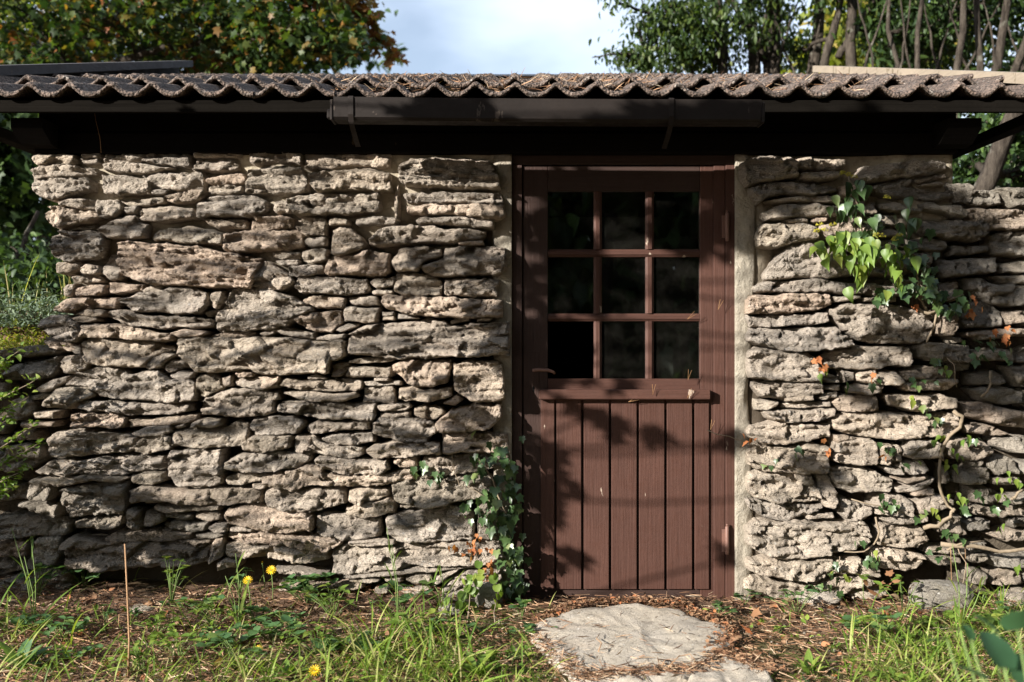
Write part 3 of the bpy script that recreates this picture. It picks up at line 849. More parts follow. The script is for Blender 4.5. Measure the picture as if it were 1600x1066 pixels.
def make_stone(pts, seed, Y0=0.0, prot=None, back=0.14, res=0.0062, mat=None, parent=None, name='stone', rough=1.0):
    """one stone from its own outline: rounded arrises, bedding layers, pits, solid to its back"""
    rs = np.random.default_rng(seed)
    # the outline is measured on the photo; it stands on the plane of the stone's face
    P0 = rs.uniform(0.025, 0.065) if prot is None else prot
    Yf = Y0 - P0 * 0.6
    P = [(W(px, py, Yf).x, W(px, py, Yf).z) for px, py in pts]
    P = np.array(P)
    x0, x1 = P[:, 0].min(), P[:, 0].max()
    nu = int(np.clip((x1 - x0) / res, 9, 130))
    t = np.linspace(0, 1, nu)
    t = 0.6 * t + 0.4 * (0.5 - 0.5 * np.cos(np.pi * t))
    xs_ = x0 + (x1 - x0) * np.clip(t, 0.004, 0.996)
    top = np.full(nu, -1e9); bot = np.full(nu, 1e9)
    A_ = P; B_ = np.roll(P, -1, 0)
    for a, b_ in zip(A_, B_):
        lo, hi = min(a[0], b_[0]), max(a[0], b_[0])
        m = (xs_ >= lo) & (xs_ <= hi)
        if hi - lo < 1e-9: continue
        z = a[1] + (b_[1] - a[1]) * (xs_[m] - a[0]) / (b_[0] - a[0])
        top[m] = np.maximum(top[m], z); bot[m] = np.minimum(bot[m], z)
    w = x1 - x0; hgt = float(np.mean(top - bot))
    ej = min(1.0, hgt / 0.05)
    top = top + 0.0035 + ej * rough * (0.012 * fbm(xs_ * 13, seed * 1.7, 0, seed, 3) + 0.008 * np.abs(vn(xs_ * 45, seed * 1.1, 0, seed + 1)))
    bot = bot - 0.0015 + ej * rough * (0.009 * fbm(xs_ * 13, seed * 2.3, 5, seed, 3) - 0.006 * np.abs(vn(xs_ * 45, seed * 1.9, 0, seed + 2)))
    top = np.maximum(top, bot + 0.004)
    nv = int(np.clip(hgt / res, 7, 46))
    v = np.linspace(0, 1, nv); v = 0.55 * v + 0.45 * (0.5 - 0.5 * np.cos(np.pi * v))
    X = np.repeat(xs_[None, :], nv, 0); Z = bot[None, :] + (top - bot)[None, :] * v[:, None]
    X = X + min(0.011, w * 0.06) * rough * fbm(X * 0 + seed, Z * 26, 3 + np.sign(X - (x0 + x1) / 2), seed, 2) * np.sin(np.pi * (X - x0) / w + np.pi / 2)
    ex = np.minimum(X - X[:, :1], X[:, -1:] - X); ez = np.minimum(Z - bot[None, :], top[None, :] - Z)
    rr = min(0.012, 0.38 * hgt); rx = min(0.014, 0.3 * w)
    pf = lambda e, r: np.sqrt(np.clip(1 - (1 - np.clip(e / r, 0, 1)) ** 2, 0, 1))
    prof = np.minimum(pf(ez, rr), pf(ex, rx)) ** 0.6
    cx, cz = (x0 + x1) / 2, (top.mean() + bot.mean()) / 2
    lam = rs.uniform(0.25, 1.0)
    warp = 1.5 * fbm(X * 3.5, Z * 8, seed, seed + 3, 3)
    lay = (Z - cz) / rs.uniform(0.022, 0.040) + warp
    kf = np.floor(lay); fr = lay - kf
    step = _h(kf, kf * 0 + seed, kf * 0, seed) * 0.5 + 0.5
    step2 = _h(kf + 1, kf * 0 + seed, kf * 0, seed) * 0.5 + 0.5
    sm_ = np.clip((fr - 0.8) / 0.2, 0, 1)
    lev = step * (1 - sm_) + step2 * sm_
    crack = np.exp(-((fr - 0.9) / 0.08) ** 2) * np.clip(fbm(X * 2.5, kf * 3.3, seed, seed + 11, 2) * 3 + 0.2, 0, 1)
    rdg = lambda a, b_, c: 1 - 2 * np.abs(vn(a, b_, seed, c))
    # broken faces: a flat chip round each of a scatter of points
    ns = int(np.clip(w * (hgt + 0.02) / 0.0028, 3, 26))
    sx_ = rs.uniform(x0, x1, ns); sz_ = rs.uniform(bot.min(), top.max(), ns)
    wx_ = X + 0.016 * fbm(X * 18, Z * 18, seed, seed + 60, 2); wz_ = Z + 0.010 * fbm(X * 18, Z * 18, seed + 5, seed + 61, 2)
    dd = (wx_[..., None] - sx_) ** 2 + (2.0 * (wz_[..., None] - sz_)) ** 2
    kk = np.argmin(dd, -1)
    chip = rs.uniform(-0.007, 0.007, ns)[kk] + rs.uniform(-0.28, 0.28, ns)[kk] * (X - sx_[kk]) + rs.uniform(-0.55, 0.20, ns)[kk] * (Z - sz_[kk])
    rel = 1.5 * rough * chip + 0.014 * lam * rough * lev + 0.013 * lam * rough * (1 - fr) \
        + 0.010 * rough * rdg(X * 7, Z * 26, seed + 50) + 0.007 * rough * rdg(X * 18, Z * 70, seed + 51) \
        + 0.010 * rough * fbm(X * 8, Z * 13, seed, seed + 20, 2) + 0.0045 * rough * fbm(X * 30, Z * 60, seed, seed + 30, 3) \
        + 0.0042 * rough * fbm(X * 95, Z * 120, seed, seed + 33, 2) - 0.022 * lam * crack * rough - 0.018 * rough
    tilt = rs.uniform(-0.75, -0.05) * (Z - cz) + rs.uniform(-0.16, 0.12) * (X - cx)
    amp = min(1.0, hgt / 0.07 + 0.3)
    Yb = Y0 + 0.05
    Yv = Yb - (P0 + 0.05 + rel * amp + tilt * 0.6) * prof
    n = nv * nu
    Ix = np.arange(n).reshape(nv, nu)
    V = np.stack([X.ravel(), Yv.ravel(), Z.ravel()], 1)
    Fq = np.stack([Ix[:-1, :-1].ravel(), Ix[:-1, 1:].ravel(), Ix[1:, 1:].ravel(), Ix[1:, :-1].ravel()], 1)
    loop = np.concatenate([Ix[0, :], Ix[1:, -1], Ix[-1, -2::-1], Ix[-2:0:-1, 0]])
    bk = V[loop].copy(); bk[:, 1] = Y0 + back
    V = np.concatenate([V, bk]); L = len(loop); j = np.arange(L); jn = (j + 1) % L
    Fs = np.stack([loop[jn], loop[j], n + j, n + jn], 1)
    cen = Vector((cx, Y0, cz))
    V = V - np.array([cx, Y0, cz])
    V = np.concatenate([V, [[0, back, 0]]])
    cap = np.stack([n + j, np.full(L, n + L), np.full(L, n + L), n + jn], 1)   # fan, as triangles below
    me = bpy.data.meshes.new(name)
    faces = np.concatenate([Fq, Fs]); tri = np.stack([n + jn, n + j, np.full(L, n + L)], 1)
    me.vertices.add(len(V)); me.vertices.foreach_set('co', V.astype(np.float32).ravel())
    li = np.concatenate([faces.ravel(), tri.ravel()]).astype(np.int32)
    ls = np.concatenate([np.arange(len(faces)) * 4, len(faces) * 4 + np.arange(L) * 3]).astype(np.int32)
    lt = np.concatenate([np.full(len(faces), 4), np.full(L, 3)]).astype(np.int32)
    me.loops.add(len(li)); me.loops.foreach_set('vertex_index', li)
    me.polygons.add(len(ls)); me.polygons.foreach_set('loop_start', ls); me.polygons.foreach_set('loop_total', lt)
    me.update(calc_edges=True)
    me.polygons.foreach_set('use_smooth', np.full(len(ls), True))
    me.update()
    return link(name, me, parent, cen, mat)

# ------------------------------------------------------------------ the shed: walls
shed = empty('stone_shed', (0, 0, 0))
tag(shed, 'low stone shed with brown half-glazed door and wavy tiled roof', 'shed')
left_wall = empty('garden_wall', (-2.4, 0, 0))
left_wall['kind'] = 'thing'; tag(left_wall, 'low dry stone wall with greenery at the left corner of the shed', 'stone wall')
right_wall = empty('garden_wall', (2.4, 0, 0))
right_wall['kind'] = 'thing'; tag(right_wall, 'taller dry stone wall under ivy to the right of the shed', 'stone wall')

def panel(x0, x1, z0, z1, Yfun, step=0.03):
    xs_ = np.arange(x0, x1 + step, step); zs_ = np.arange(z0, z1 + step, step)
    X, Z = np.meshgrid(xs_, zs_); Y = Yfun(X, Z)
    return X, Y, Z
def core_mesh(name, x0, x1, z0, z1, Yfun, thick, mat, parent, step=0.02):
    """a wall core: rough front face, solid to its back"""
    nx = max(2, int((x1 - x0) / step)); nz = max(2, int((z1 - z0) / step))
    X, Z = np.meshgrid(np.linspace(x0, x1, nx), np.linspace(z0, z1, nz)); Y = Yfun(X, Z)
    n = nx * nz; Ix = np.arange(n).reshape(nz, nx)
    V = np.stack([X.ravel(), Y.ravel(), Z.ravel()], 1)
    Fq = np.stack([Ix[:-1, :-1].ravel(), Ix[:-1, 1:].ravel(), Ix[1:, 1:].ravel(), Ix[1:, :-1].ravel()], 1)
    loop = np.concatenate([Ix[0, :], Ix[1:, -1], Ix[-1, -2::-1], Ix[-2:0:-1, 0]]); L = len(loop)
    bk = V[loop].copy(); bk[:, 1] = thick; V = np.concatenate([V, bk]); j = np.arange(L); jn = (j + 1) % L
    Fs = np.stack([loop[jn], loop[j], n + j, n + jn], 1)
    me = npmesh(name, V - np.array(world_loc(parent)), np.concatenate([Fq, Fs]), True)
    o = link(name, me, parent, world_loc(parent), mat)
    return o
DX0, DX1 = W(800, 0).x, W(1149, 0).x          # door opening
DZ1 = W(0, 243).z
XL, XR = W(108, 0).x, W(1490, 0).x
ZT = W(0, 236).z
def ymort(X, Z):
    up = np.clip((Z - 1.25) / 0.4, 0, 1)
    near = np.clip((X + 0.16) / 0.12, 0, 1) * (X < DX0 + 0.01)
    nearR = np.clip((1.28 - X) / 0.10, 0, 1) * (X > DX1 - 0.01)
    base = 0.105 - 0.092 * np.maximum(up * np.clip(0.75 + 1.3 * fbm(X * 2, Z * 2, 1, 77, 2), 0, 1), np.maximum(near, nearR) * 0.8)
    return base + 0.012 * fbm(X * 9, Z * 14, 2, 78, 3)
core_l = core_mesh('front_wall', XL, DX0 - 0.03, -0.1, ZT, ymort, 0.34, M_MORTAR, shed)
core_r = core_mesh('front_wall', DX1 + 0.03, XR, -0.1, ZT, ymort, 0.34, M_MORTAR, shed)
yj = lambda X, Z: 0.11 + 0.015 * fbm(X * 9, Z * 14, 2, 79, 3)
core_mesh('wall_core', -4.4, XL - 0.005, -0.1, W(0, 545).z, yj, 0.3, M_JOINT, left_wall)
core_mesh('wall_core', XR + 0.005, 4.6, -0.1, W(0, 305).z, yj, 0.3, M_JOINT, right_wall)

stones = parse()
cand = []
def area(p):
    return 0.5 * abs(sum(p[i][0] * p[(i + 1) % len(p)][1] - p[(i + 1) % len(p)][0] * p[i][1] for i in range(len(p))))
own = {'s': [], 'l': [], 'r': []}
for i, p in enumerate(stones):
    cx = sum(q[0] for q in p) / len(p); cy = sum(q[1] for q in p) / len(p)
    mx = max(q[0] for q in p)
    k_ = 's'
    if cx < 72 and cy > 530: k_ = 'l'
    if cx > 1492 or (cx > 1462 and cy > 560): k_ = 'r'
    own[k_].append((area(p), i, p, cx, cy))
own['s'].sort(key=lambda t: -t[0])
small = []
for rank, (ar, i, p, cx, cy) in enumerate(own['s']):
    mid_shade = cx > 1160
    prot = None
    r_ = random.Random(i)
    if cy < 260: prot = r_.uniform(0.012, 0.035)
    big = min(1, ar / 6000)
    if prot is None: prot = 0.026 + 0.042 * r_.random() + 0.02 * big
    if rank >= 296: small.append(i)
    par = core_l if cx < 800 else core_r
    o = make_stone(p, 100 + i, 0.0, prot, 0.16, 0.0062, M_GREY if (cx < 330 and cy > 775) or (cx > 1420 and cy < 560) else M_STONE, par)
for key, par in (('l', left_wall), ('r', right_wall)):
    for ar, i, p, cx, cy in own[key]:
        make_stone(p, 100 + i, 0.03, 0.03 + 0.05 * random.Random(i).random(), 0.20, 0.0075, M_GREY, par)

# corner quoins that turn into the left and right end walls, and the plain side and back walls
for side, X0, X1 in ((0, XL + 0.02, XL + 0.30), (1, XR - 0.30, XR - 0.02)):
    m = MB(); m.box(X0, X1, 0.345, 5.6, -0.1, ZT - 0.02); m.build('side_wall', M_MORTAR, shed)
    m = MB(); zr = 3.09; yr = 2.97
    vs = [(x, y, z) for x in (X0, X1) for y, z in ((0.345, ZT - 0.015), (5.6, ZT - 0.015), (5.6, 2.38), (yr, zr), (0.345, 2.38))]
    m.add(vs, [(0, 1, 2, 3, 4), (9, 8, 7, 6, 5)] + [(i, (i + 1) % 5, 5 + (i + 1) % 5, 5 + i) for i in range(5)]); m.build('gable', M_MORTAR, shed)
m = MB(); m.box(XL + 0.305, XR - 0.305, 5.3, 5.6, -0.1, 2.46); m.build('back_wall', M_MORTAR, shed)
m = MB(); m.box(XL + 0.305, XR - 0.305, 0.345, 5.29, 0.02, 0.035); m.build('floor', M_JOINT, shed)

# rendered reveals either side of the door
def reveal(xa, xb, z1, seed, taper):
    nx, nz = 12, 110
    U, Z = np.meshgrid(np.linspace(0, 1, nx), np.linspace(-0.03, z1, nz))
    edge = xb + taper * fbm(Z * 3, 0, 0, seed, 3)
    X = xa + (edge - xa) * U
    Y = -0.006 + 0.022 * U ** 3 + 0.012 * fbm(X * 12, Z * 9, 0, seed, 3) + 0.005 * fbm(X * 50, Z * 50, 0, seed, 2) + 0.004
    V = np.stack([X.ravel(), Y.ravel(), Z.ravel()], 1)
    Ix = np.arange(nx * nz).reshape(nz, nx); n = nx * nz
    Fq = np.stack([Ix[:-1, :-1].ravel(), Ix[:-1, 1:].ravel(), Ix[1:, 1:].ravel(), Ix[1:, :-1].ravel()], 1)
    if xb < xa: Fq = Fq[:, ::-1]
    loop = np.concatenate([Ix[0, :], Ix[1:, -1], Ix[-1, -2::-1], Ix[-2:0:-1, 0]]); L = len(loop)
    bk = V[loop].copy(); bk[:, 1] = 0.33; V = np.concatenate([V, bk]); j = np.arange(L); jn = (j + 1) % L
    Fs = np.stack([loop[jn], loop[j], n + j, n + jn], 1)
    if xb < xa: Fs = Fs[:, ::-1]
    link('rendered_reveal', npmesh('rendered_reveal', V, np.concatenate([Fq, Fs])), shed, (0, 0, 0), M_RENDER)
reveal(DX0 - 0.001, W(768, 0).x, ZT - 0.01, 501, 0.03)
reveal(DX1 + 0.001, W(1176, 0).x, ZT - 0.01, 502, 0.03)

# ------------------------------------------------------------------ the door
FY = 0.02                      # face of the frame
def wx(px, Y=FY): return W(px, 0, Y).x
def wz(py, Y=FY): return W(0, py, Y).z
frame = MB(); frame.box(wx(800), wx(1149), FY + 0.004, FY + 0.11, wz(257), wz(242), 0.003)
door_frame = frame.build('door_frame', M_SHADEBRH, shed)
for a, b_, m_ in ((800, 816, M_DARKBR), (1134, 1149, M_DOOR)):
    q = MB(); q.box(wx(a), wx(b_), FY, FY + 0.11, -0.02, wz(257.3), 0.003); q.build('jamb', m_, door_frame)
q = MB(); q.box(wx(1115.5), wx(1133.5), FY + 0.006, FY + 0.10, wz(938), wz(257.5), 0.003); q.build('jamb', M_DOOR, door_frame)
q = MB(); q.box(wx(816.3), wx(1133.7), FY - 0.03, FY + 0.12, -0.03, wz(941), 0.004); q.build('threshold', M_SHADEBRH, door_frame)
door = empty('door', W(966, 940, FY + 0.015), shed)
door.location = Vector(W(966, 940, FY + 0.015))
LY = FY + 0.012                # face of the leaf
def dpart(name, x0, x1, y0, y1, mat, dy=0.0, th=0.04, b=0.002):
    q = MB(); q.box(wx(x0, LY + dy), wx(x1, LY + dy), LY + dy, LY + dy + th, wz(y1, LY + dy), wz(y0, LY + dy), b)
    return q.build(name, mat, door)
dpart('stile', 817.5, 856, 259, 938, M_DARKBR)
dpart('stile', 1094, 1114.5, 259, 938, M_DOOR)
dpart('rail', 856.4, 1093.6, 259, 299, M_SHADEBRH)
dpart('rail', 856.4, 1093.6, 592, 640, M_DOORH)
dpart('rail', 856.4, 1093.6, 919, 938, M_SHADEBRH, 0.003)
colx = [(858, 928), (940.5, 1009), (1022, 1092)]; rowy = [(302, 389.5), (401.5, 490), (502, 589.5)]
def muntin(name, x0, x1, y0, y1, vertical):
    """glazing bar with a moulded nose"""
    Y = LY + 0.002; q = MB()
    ax0, ax1, az0, az1 = wx(x0, Y), wx(x1, Y), wz(y1, Y), wz(y0, Y)
    if vertical:
        pr = [(ax0, Y + 0.03), (ax0, Y + 0.010), (ax0 + 0.009, Y + 0.004), (ax0 + 0.011, Y), (ax1 - 0.011, Y), (ax1 - 0.009, Y + 0.004), (ax1, Y + 0.010), (ax1, Y + 0.03)]
        vs = [(x, y, z) for z in (az0, az1) for x, y in pr]
    else:
        pr = [(az0, Y + 0.03), (az0, Y + 0.010), (az0 + 0.009, Y + 0.004), (az0 + 0.011, Y), (az1 - 0.011, Y), (az1 - 0.009, Y + 0.004), (az1, Y + 0.010), (az1, Y + 0.03)]
        vs = [(x, y, z) for x in (ax0, ax1) for z, y in pr]
    n = len(pr); fs = [(i, (i + 1) % n, n + (i + 1) % n, n + i) for i in range(n)] + [tuple(range(n)), tuple(range(n, 2 * n))]
    q.add(vs, fs); return q.build(name, M_DOOR if vertical else M_DOORH, door)
muntin('glazing_bar', 856.6, 1093.4, 389.5, 401.5, False); muntin('glazing_bar', 856.6, 1093.4, 490, 502, False)
for y0, y1 in ((299.3, 389.3), (401.7, 489.8), (502.2, 591.7)):
    muntin('glazing_bar', 928, 940.5, y0, y1, True); muntin('glazing_bar', 1009, 1022, y0, y1, True)
for r_, (y0, y1) in enumerate(rowy):
    for c_, (x0, x1) in enumerate(colx):
        if r_ == 2 and c_ == 0: continue          # this pane is gone
        Y = LY + 0.022
        q = MB(); q.box(wx(x0 - 2, Y), wx(x1 + 2, Y), Y, Y + 0.003, wz(y1 + 2, Y), wz(y0 - 2, Y)); q.build('pane', M_GLASS, door)
# backing board and the seven planks of the lower half
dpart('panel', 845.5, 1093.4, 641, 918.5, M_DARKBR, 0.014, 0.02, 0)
pl = [(845, 866.3), (869.7, 908.3), (912.3, 951.5), (955.5, 995), (998.8, 1038.3), (1042.3, 1081.6), (1085.7, 1108)]
for x0, x1 in pl: dpart('plank', x0, x1, 622, 921, M_DOOR, -0.012, 0.022, 0.002)
dpart('drip_rail', 842.5, 1110.5, 609, 624.5, M_DOORH, -0.052, 0.062, 0.004)
dpart('lock_plate', 826, 842.5, 551, 626, M_DARKBR, -0.002, 0.01, 0.001)
q = MB(); q.tube([W(833.5, 606, LY - 0.003), W(833.5, 606, LY + 0.004)], 0.006, 8); q.box(wx(832.3), wx(834.7), LY - 0.003, LY + 0.004, wz(613), wz(606)); q.build('keyhole', M_HOLE, door)
q = MB(); q.tube([W(835, 579, LY + 0.004), W(835, 579, LY - 0.045)], 0.008, 8)
q.tube([W(832, 579, LY - 0.045), W(842, 578, LY - 0.047), W(856, 578.5, LY - 0.046), W(864, 581, LY - 0.042), W(867, 584, LY - 0.038)], [0.008, 0.009, 0.008, 0.007, 0.006], 8)
q.build('handle', M_IRON, door)
for ya, yb in ((332, 377), (822, 867)):
    q = MB(); q.tube([W(1136, ya, FY - 0.018), W(1136, ya + 2, FY - 0.018), W(1136, yb - 2, FY - 0.018), W(1136, yb, FY - 0.018)], [0.006, 0.0095, 0.0095, 0.006], 10)
    q.box(wx(1128), wx(1136), FY - 0.006, FY + 0.002, wz(yb - 5), wz(ya + 5)); q.tube([W(1136, ya - 3, FY - 0.018), W(1136, ya, FY - 0.018)], 0.005, 8)
    q.build('hinge', M_IRON, door)

# ------------------------------------------------------------------ beams, eaves, roof
def wbox(name, x0, x1, y0, y1, Ya, Yb, mat, parent, b=0.003):
    q = MB(); q.box(W(x0, 0, Ya).x, W(x1, 0, Ya).x, Ya, Yb, W(0, y1, Ya).z, W(0, y0, Ya).z, b)
    return q.build(name, mat, parent)
bl = wbox('wall_plate', 53, 1497, 207, 239, -0.04, 0.32, M_BEAM, shed, 0.006)
wbox('wall_plate', 60, 1495, 171, 206.4, -0.02, 0.30, M_BEAM, shed, 0.006)
for xa, xb in ((34, 82), (1466, 1518)):
    q = MB(); X0_, X1_ = W(xa, 0, -.1).x, W(xb, 0, -.1).x
    zt = 2.222; vs = []
    for x in (X0_, X1_):
        vs += [(x, -0.20, zt), (x, -0.20, zt - 0.045), (x, -0.11, zt - 0.10), (x, -0.045, zt - 0.11), (x, -0.045, zt)]
    q.add(vs, [(0, 1, 2, 3, 4), (9, 8, 7, 6, 5)] + [(i, (i + 1) % 5, 5 + (i + 1) % 5, 5 + i) for i in range(5)]); q.build('corbel', M_BEAM, shed)
VXL, VXR = -2.56, 2.42
EY = -0.32; ridgeY = 2.98; SL = 0.272
tz0 = 2.284                                 # tile valley height at the eave
q = MB(); q.box(VXL + 0.02, W(1600, 0, EY).x + 0.06, EY + 0.03, EY + 0.055, 2.228, tz0 - 0.004, 0.002); q.build('fascia_board', M_FASCIA, shed)
for X0_, X1_ in ((VXL, VXL + 0.07), (VXR - 0.07, VXR)):
    q = MB(); q.box(X0_, X1_, -0.17, 2.5, 2.215, 2.265, 0.003); q.build('outrigger', M_BEAM, shed)

roof = MB()
for s in (1, -1):
    ya = EY + 0.06; yb = ridgeY
    f_ = lambda y: tz0 - 0.03 + (y - EY) * SL
    P_ = [(ya, f_(ya)), (yb, f_(yb)), (yb, f_(yb) - 0.03), (ya, f_(ya) - 0.03)]
    if s < 0: P_ = [(2 * ridgeY + 0.002 - y, z) for y, z in P_]
    vs = [(x, y, z) for x in (VXL + 0.03, VXR - 0.03) for y, z in P_]
    roof.add(vs, [(0, 1, 2, 3), (7, 6, 5, 4), (0, 4, 5, 1), (1, 5, 6, 2), (2, 6, 7, 3), (3, 7, 4, 0)])
for i_ in range(10):
    y_ = EY + 0.345 + i_ * 0.332; z_ = tz0 + (y_ - EY) * SL
    if y_ < ridgeY - 0.05: roof.box(VXL + 0.04, VXR - 0.04, y_, y_ + 0.04, z_ - 0.03, z_ + 0.046)
roof_o = roof.build('roof', M_BEAM, shed)
# one tile: two S waves, thick rough nose
NT = 14; TW = (VXR - VXL - 0.02) / NT; ROWS = 10; RL = (ridgeY - EY + 0.02) / ROWS; TL = RL + 0.07
def tile_mesh(seed):
    nx, ny = 49, 10
    u = np.linspace(-0.02, 2.02, nx) ; yv = np.linspace(0, TL, ny); yv[1] = 0.008
    U, Yv = np.meshgrid(u, yv)
    ph = U * 2 * np.pi + np.pi                   # crest at half
    wv = 0.5 + 0.5 * np.cos(ph + 0.35 * np.sin(ph))
    prof = wv ** 1.15
    Z = 0.044 * prof + Yv * SL + 0.0
    no = fbm(U * 9, Yv * 25, seed, seed, 3)
    no2 = fbm(U * 30, Yv * 90, seed, seed + 5, 2)
    th = 0.025
    X = U * TW / 2
    Zt = Z + 0.0018 * no + 0.001 * no2; Zt[0] -= 0.005
    Zb = Z - th
    nose = 0.006 * no2[0] + 0.004 * no[0]
    Yt = Yv.copy(); Yt[0] += nose; Yb_ = Yv.copy(); Yb_[0] += nose * 0.6 + 0.006
    # rough nose band between top and bottom
    mid = []
    for f_ in (0.3, 0.65):
        zz = Zt[0] * (1 - f_) + Zb[0] * f_; yy = -0.005 + 0.006 * fbm(U[0] * 26, f_ * 9, seed, seed + 9, 2); mid.append(np.stack([X[0], yy, zz], 1))
    n = nx * ny
    V = np.concatenate([np.stack([X.ravel(), Yt.ravel(), Zt.ravel()], 1), np.stack([X.ravel(), Yb_.ravel(), Zb.ravel()], 1)] + mid)
    I_ = np.arange(n).reshape(ny, nx); J_ = I_ + n; M1 = 2 * n + np.arange(nx); M2 = M1 + nx
    q = lambda A_, B_: np.stack([A_[:-1], A_[1:], B_[1:], B_[:-1]], 1)
    Fq = [np.stack([I_[:-1, :-1].ravel(), I_[:-1, 1:].ravel(), I_[1:, 1:].ravel(), I_[1:, :-1].ravel()], 1),
          np.stack([J_[:-1, :-1].ravel(), J_[1:, :-1].ravel(), J_[1:, 1:].ravel(), J_[:-1, 1:].ravel()], 1),
          q(M1, I_[0]), q(M2, M1), q(J_[0], M2), q(I_[-1], J_[-1]), q(J_[:, 0], I_[:, 0])[:, :], q(I_[:, -1], J_[:, -1])]
    return npmesh('roof_tile', V, np.concatenate(Fq), True)
tms = [tile_mesh(s) for s in (31, 32, 33, 34, 35)]
for tm in tms: tm.materials.append(M_TILE)
cnt = 0
for r_ in range(ROWS):
    for c_ in range(NT):
        rr = random.Random(r_ * 50 + c_)
        y = EY - 0.0 + r_ * RL
        x = VXL + 0.01 + c_ * TW + rr.uniform(-0.003, 0.003)
        z = tz0 + (y - EY) * SL + 0.002 + (0.033 if r_ else 0.0) + 0.0005 * (c_ % 2)
        t_ = link('roof_tile', rr.choice(tms), roof_o, (x, y + rr.uniform(-0.012, 0.012), z))
        t_.rotation_euler = (R(rr.uniform(-0.4, 0.4)), R(rr.uniform(-0.7, 0.7)), R(rr.uniform(-1.1, 1.1)))
for t_ in roof_o.children:
    t_.rotation_euler.x -= math.atan(0.022 / TL)
    t_.location.z += 0.022
cap = MB()
zr = tz0 + (ridgeY - EY) * SL + 0.055
cap.add([(x, y, z) for x in (VXL, VXR) for y, z in ((ridgeY - 0.14, zr - 0.015), (ridgeY - 0.02, zr + 0.03), (ridgeY + 0.02, zr + 0.03), (ridgeY + 0.14, zr - 0.015), (ridgeY, zr + 0.0))],
        [(0, 1, 2, 3, 4), (9, 8, 7, 6, 5)] + [(i, (i + 1) % 5, 5 + (i + 1) % 5, 5 + i) for i in range(5)])
cap.build('ridge_cap', M_BLACK, roof_o)
# verge boards running up both slopes
def verge(X0_, X1_, mat, za, zb, nm='verge_board'):
    ya, yb = EY - 0.03, ridgeY + 0.03
    for nm, xo0, xo1, dt, db in (('verge_board', X0_, X1_, 0, -0.05), ('barge_board', X0_ - 0.024 if X0_ < 0 else X1_ + 0.002, X0_ - 0.002 if X0_ < 0 else X1_ + 0.024, -0.002, -0.15)):
        q = MB(); vs = [(x, y, z) for x in (xo0, xo1) for y, z in ((ya, za + dt), (yb, zb + dt), (yb, zb + db), (ya, za + db))]
        q.add(vs, [(0, 1, 2, 3), (7, 6, 5, 4), (0, 4, 5, 1), (1, 5, 6, 2), (2, 6, 7, 3), (3, 7, 4, 0)])
        q.build(nm, mat, shed)
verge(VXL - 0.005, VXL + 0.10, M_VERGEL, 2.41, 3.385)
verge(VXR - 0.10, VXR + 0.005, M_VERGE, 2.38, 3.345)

# gutter
GY = -0.43
g0, g1 = W(521, 0, GY).x, W(1190, 0, GY).x
zt, zb = W(0, 151, GY).z, W(0, 186, GY).z
q = MB()
pr = [(GY + 0.012, zt - 0.012), (GY + 0.012, zt), (GY, zt), (GY + 0.004, zb + 0.012), (GY + 0.014, zb), (GY + 0.10, zb), (GY + 0.105, zt - 0.02), (GY + 0.108, zt - 0.02),
      (GY + 0.108, zb - 0.004), (GY + 0.013, zb - 0.004), (GY, zb + 0.010)]
pr = [(GY, zt), (GY + 0.014, zt), (GY + 0.014, zt - 0.006), (GY + 0.003, zt - 0.006), (GY + 0.006, zb + 0.012), (GY + 0.016, zb + 0.003), (GY + 0.10, zb + 0.003), (GY + 0.102, zt - 0.02),
      (GY + 0.105, zt - 0.02), (GY + 0.103, zb), (GY + 0.015, zb), (GY + 0.003, zb + 0.011)]
nsg = 12; vs = []
for i in range(nsg + 1):
    x = g0 + (g1 - g0) * i / nsg; sag = -0.003 * math.sin(math.pi * i / nsg * 1.0) - 0.012 * i / nsg
    vs += [(x, y, z + sag) for y, z in pr]
n = len(pr); fs = [(i * n + j, i * n + (j + 1) % n, (i + 1) * n + (j + 1) % n, (i + 1) * n + j) for i in range(nsg) for j in range(n)]
fs += [tuple(range(n)), tuple(range(nsg * n, nsg * n + n))]
q.add(vs, fs); gut = q.build('gutter', M_GUT, shed)
for x, s in ((g0 - 0.004, -1), (g1 + 0.004, 1)):
    dz_ = 0 if s < 0 else -0.012
    q = MB(); q.box(min(x, x + s * 0.012), max(x, x + s * 0.012), GY + 0.004, GY + 0.108, zb - 0.003 + dz_ , zt - 0.01 + dz_, 0.003); q.build('end_cap', M_GUT, gut)
    if s < 0: q = MB(); q.box(x - 0.03, x - 0.013, GY + 0.03, GY + 0.07, zb + 0.01, zb + 0.05, 0.004); q.build('spigot', M_GUT, gut)
for px_, ln in ((548, 1), (1049, 1)):
    X0_ = W(px_, 0, GY).x
    q = MB(); dz_ = -0.012 * (X0_ - g0) / (g1 - g0)
    z1_, z0_ = zt + dz_, zb + dz_
    pth = [(GY - 0.002, z1_ + 0.003), (GY - 0.006, z1_ - 0.004), (GY - 0.004, z0_ + 0.02), (GY + 0.010, z0_ - 0.012), (GY + 0.10, z0_ - 0.045), (GY + 0.20, z0_ - 0.075)]
    wdt = 0.011; vs = []
    for y, z in pth: vs += [(X0_ - wdt, y, z), (X0_ + wdt, y, z), (X0_ + wdt, y + 0.004, z - 0.004), (X0_ - wdt, y + 0.004, z - 0.004)]
    fs = [(4 * i + j, 4 * i + (j + 1) % 4, 4 * i + 4 + (j + 1) % 4, 4 * i + 4 + j) for i in range(len(pth) - 1) for j in range(4)] + [(0, 1, 2, 3), tuple(range(4 * len(pth) - 4, 4 * len(pth)))]
    q.add(vs, fs); q.build('gutter_bracket', M_GUT, gut)
q = MB(); q.tube([W(147, 171, -0.05), W(150, 190, -0.052), W(156, 215, -0.05), W(158, 239, -0.05)], 0.0012, 4); q.build('thin_cable', M_STALK, shed)

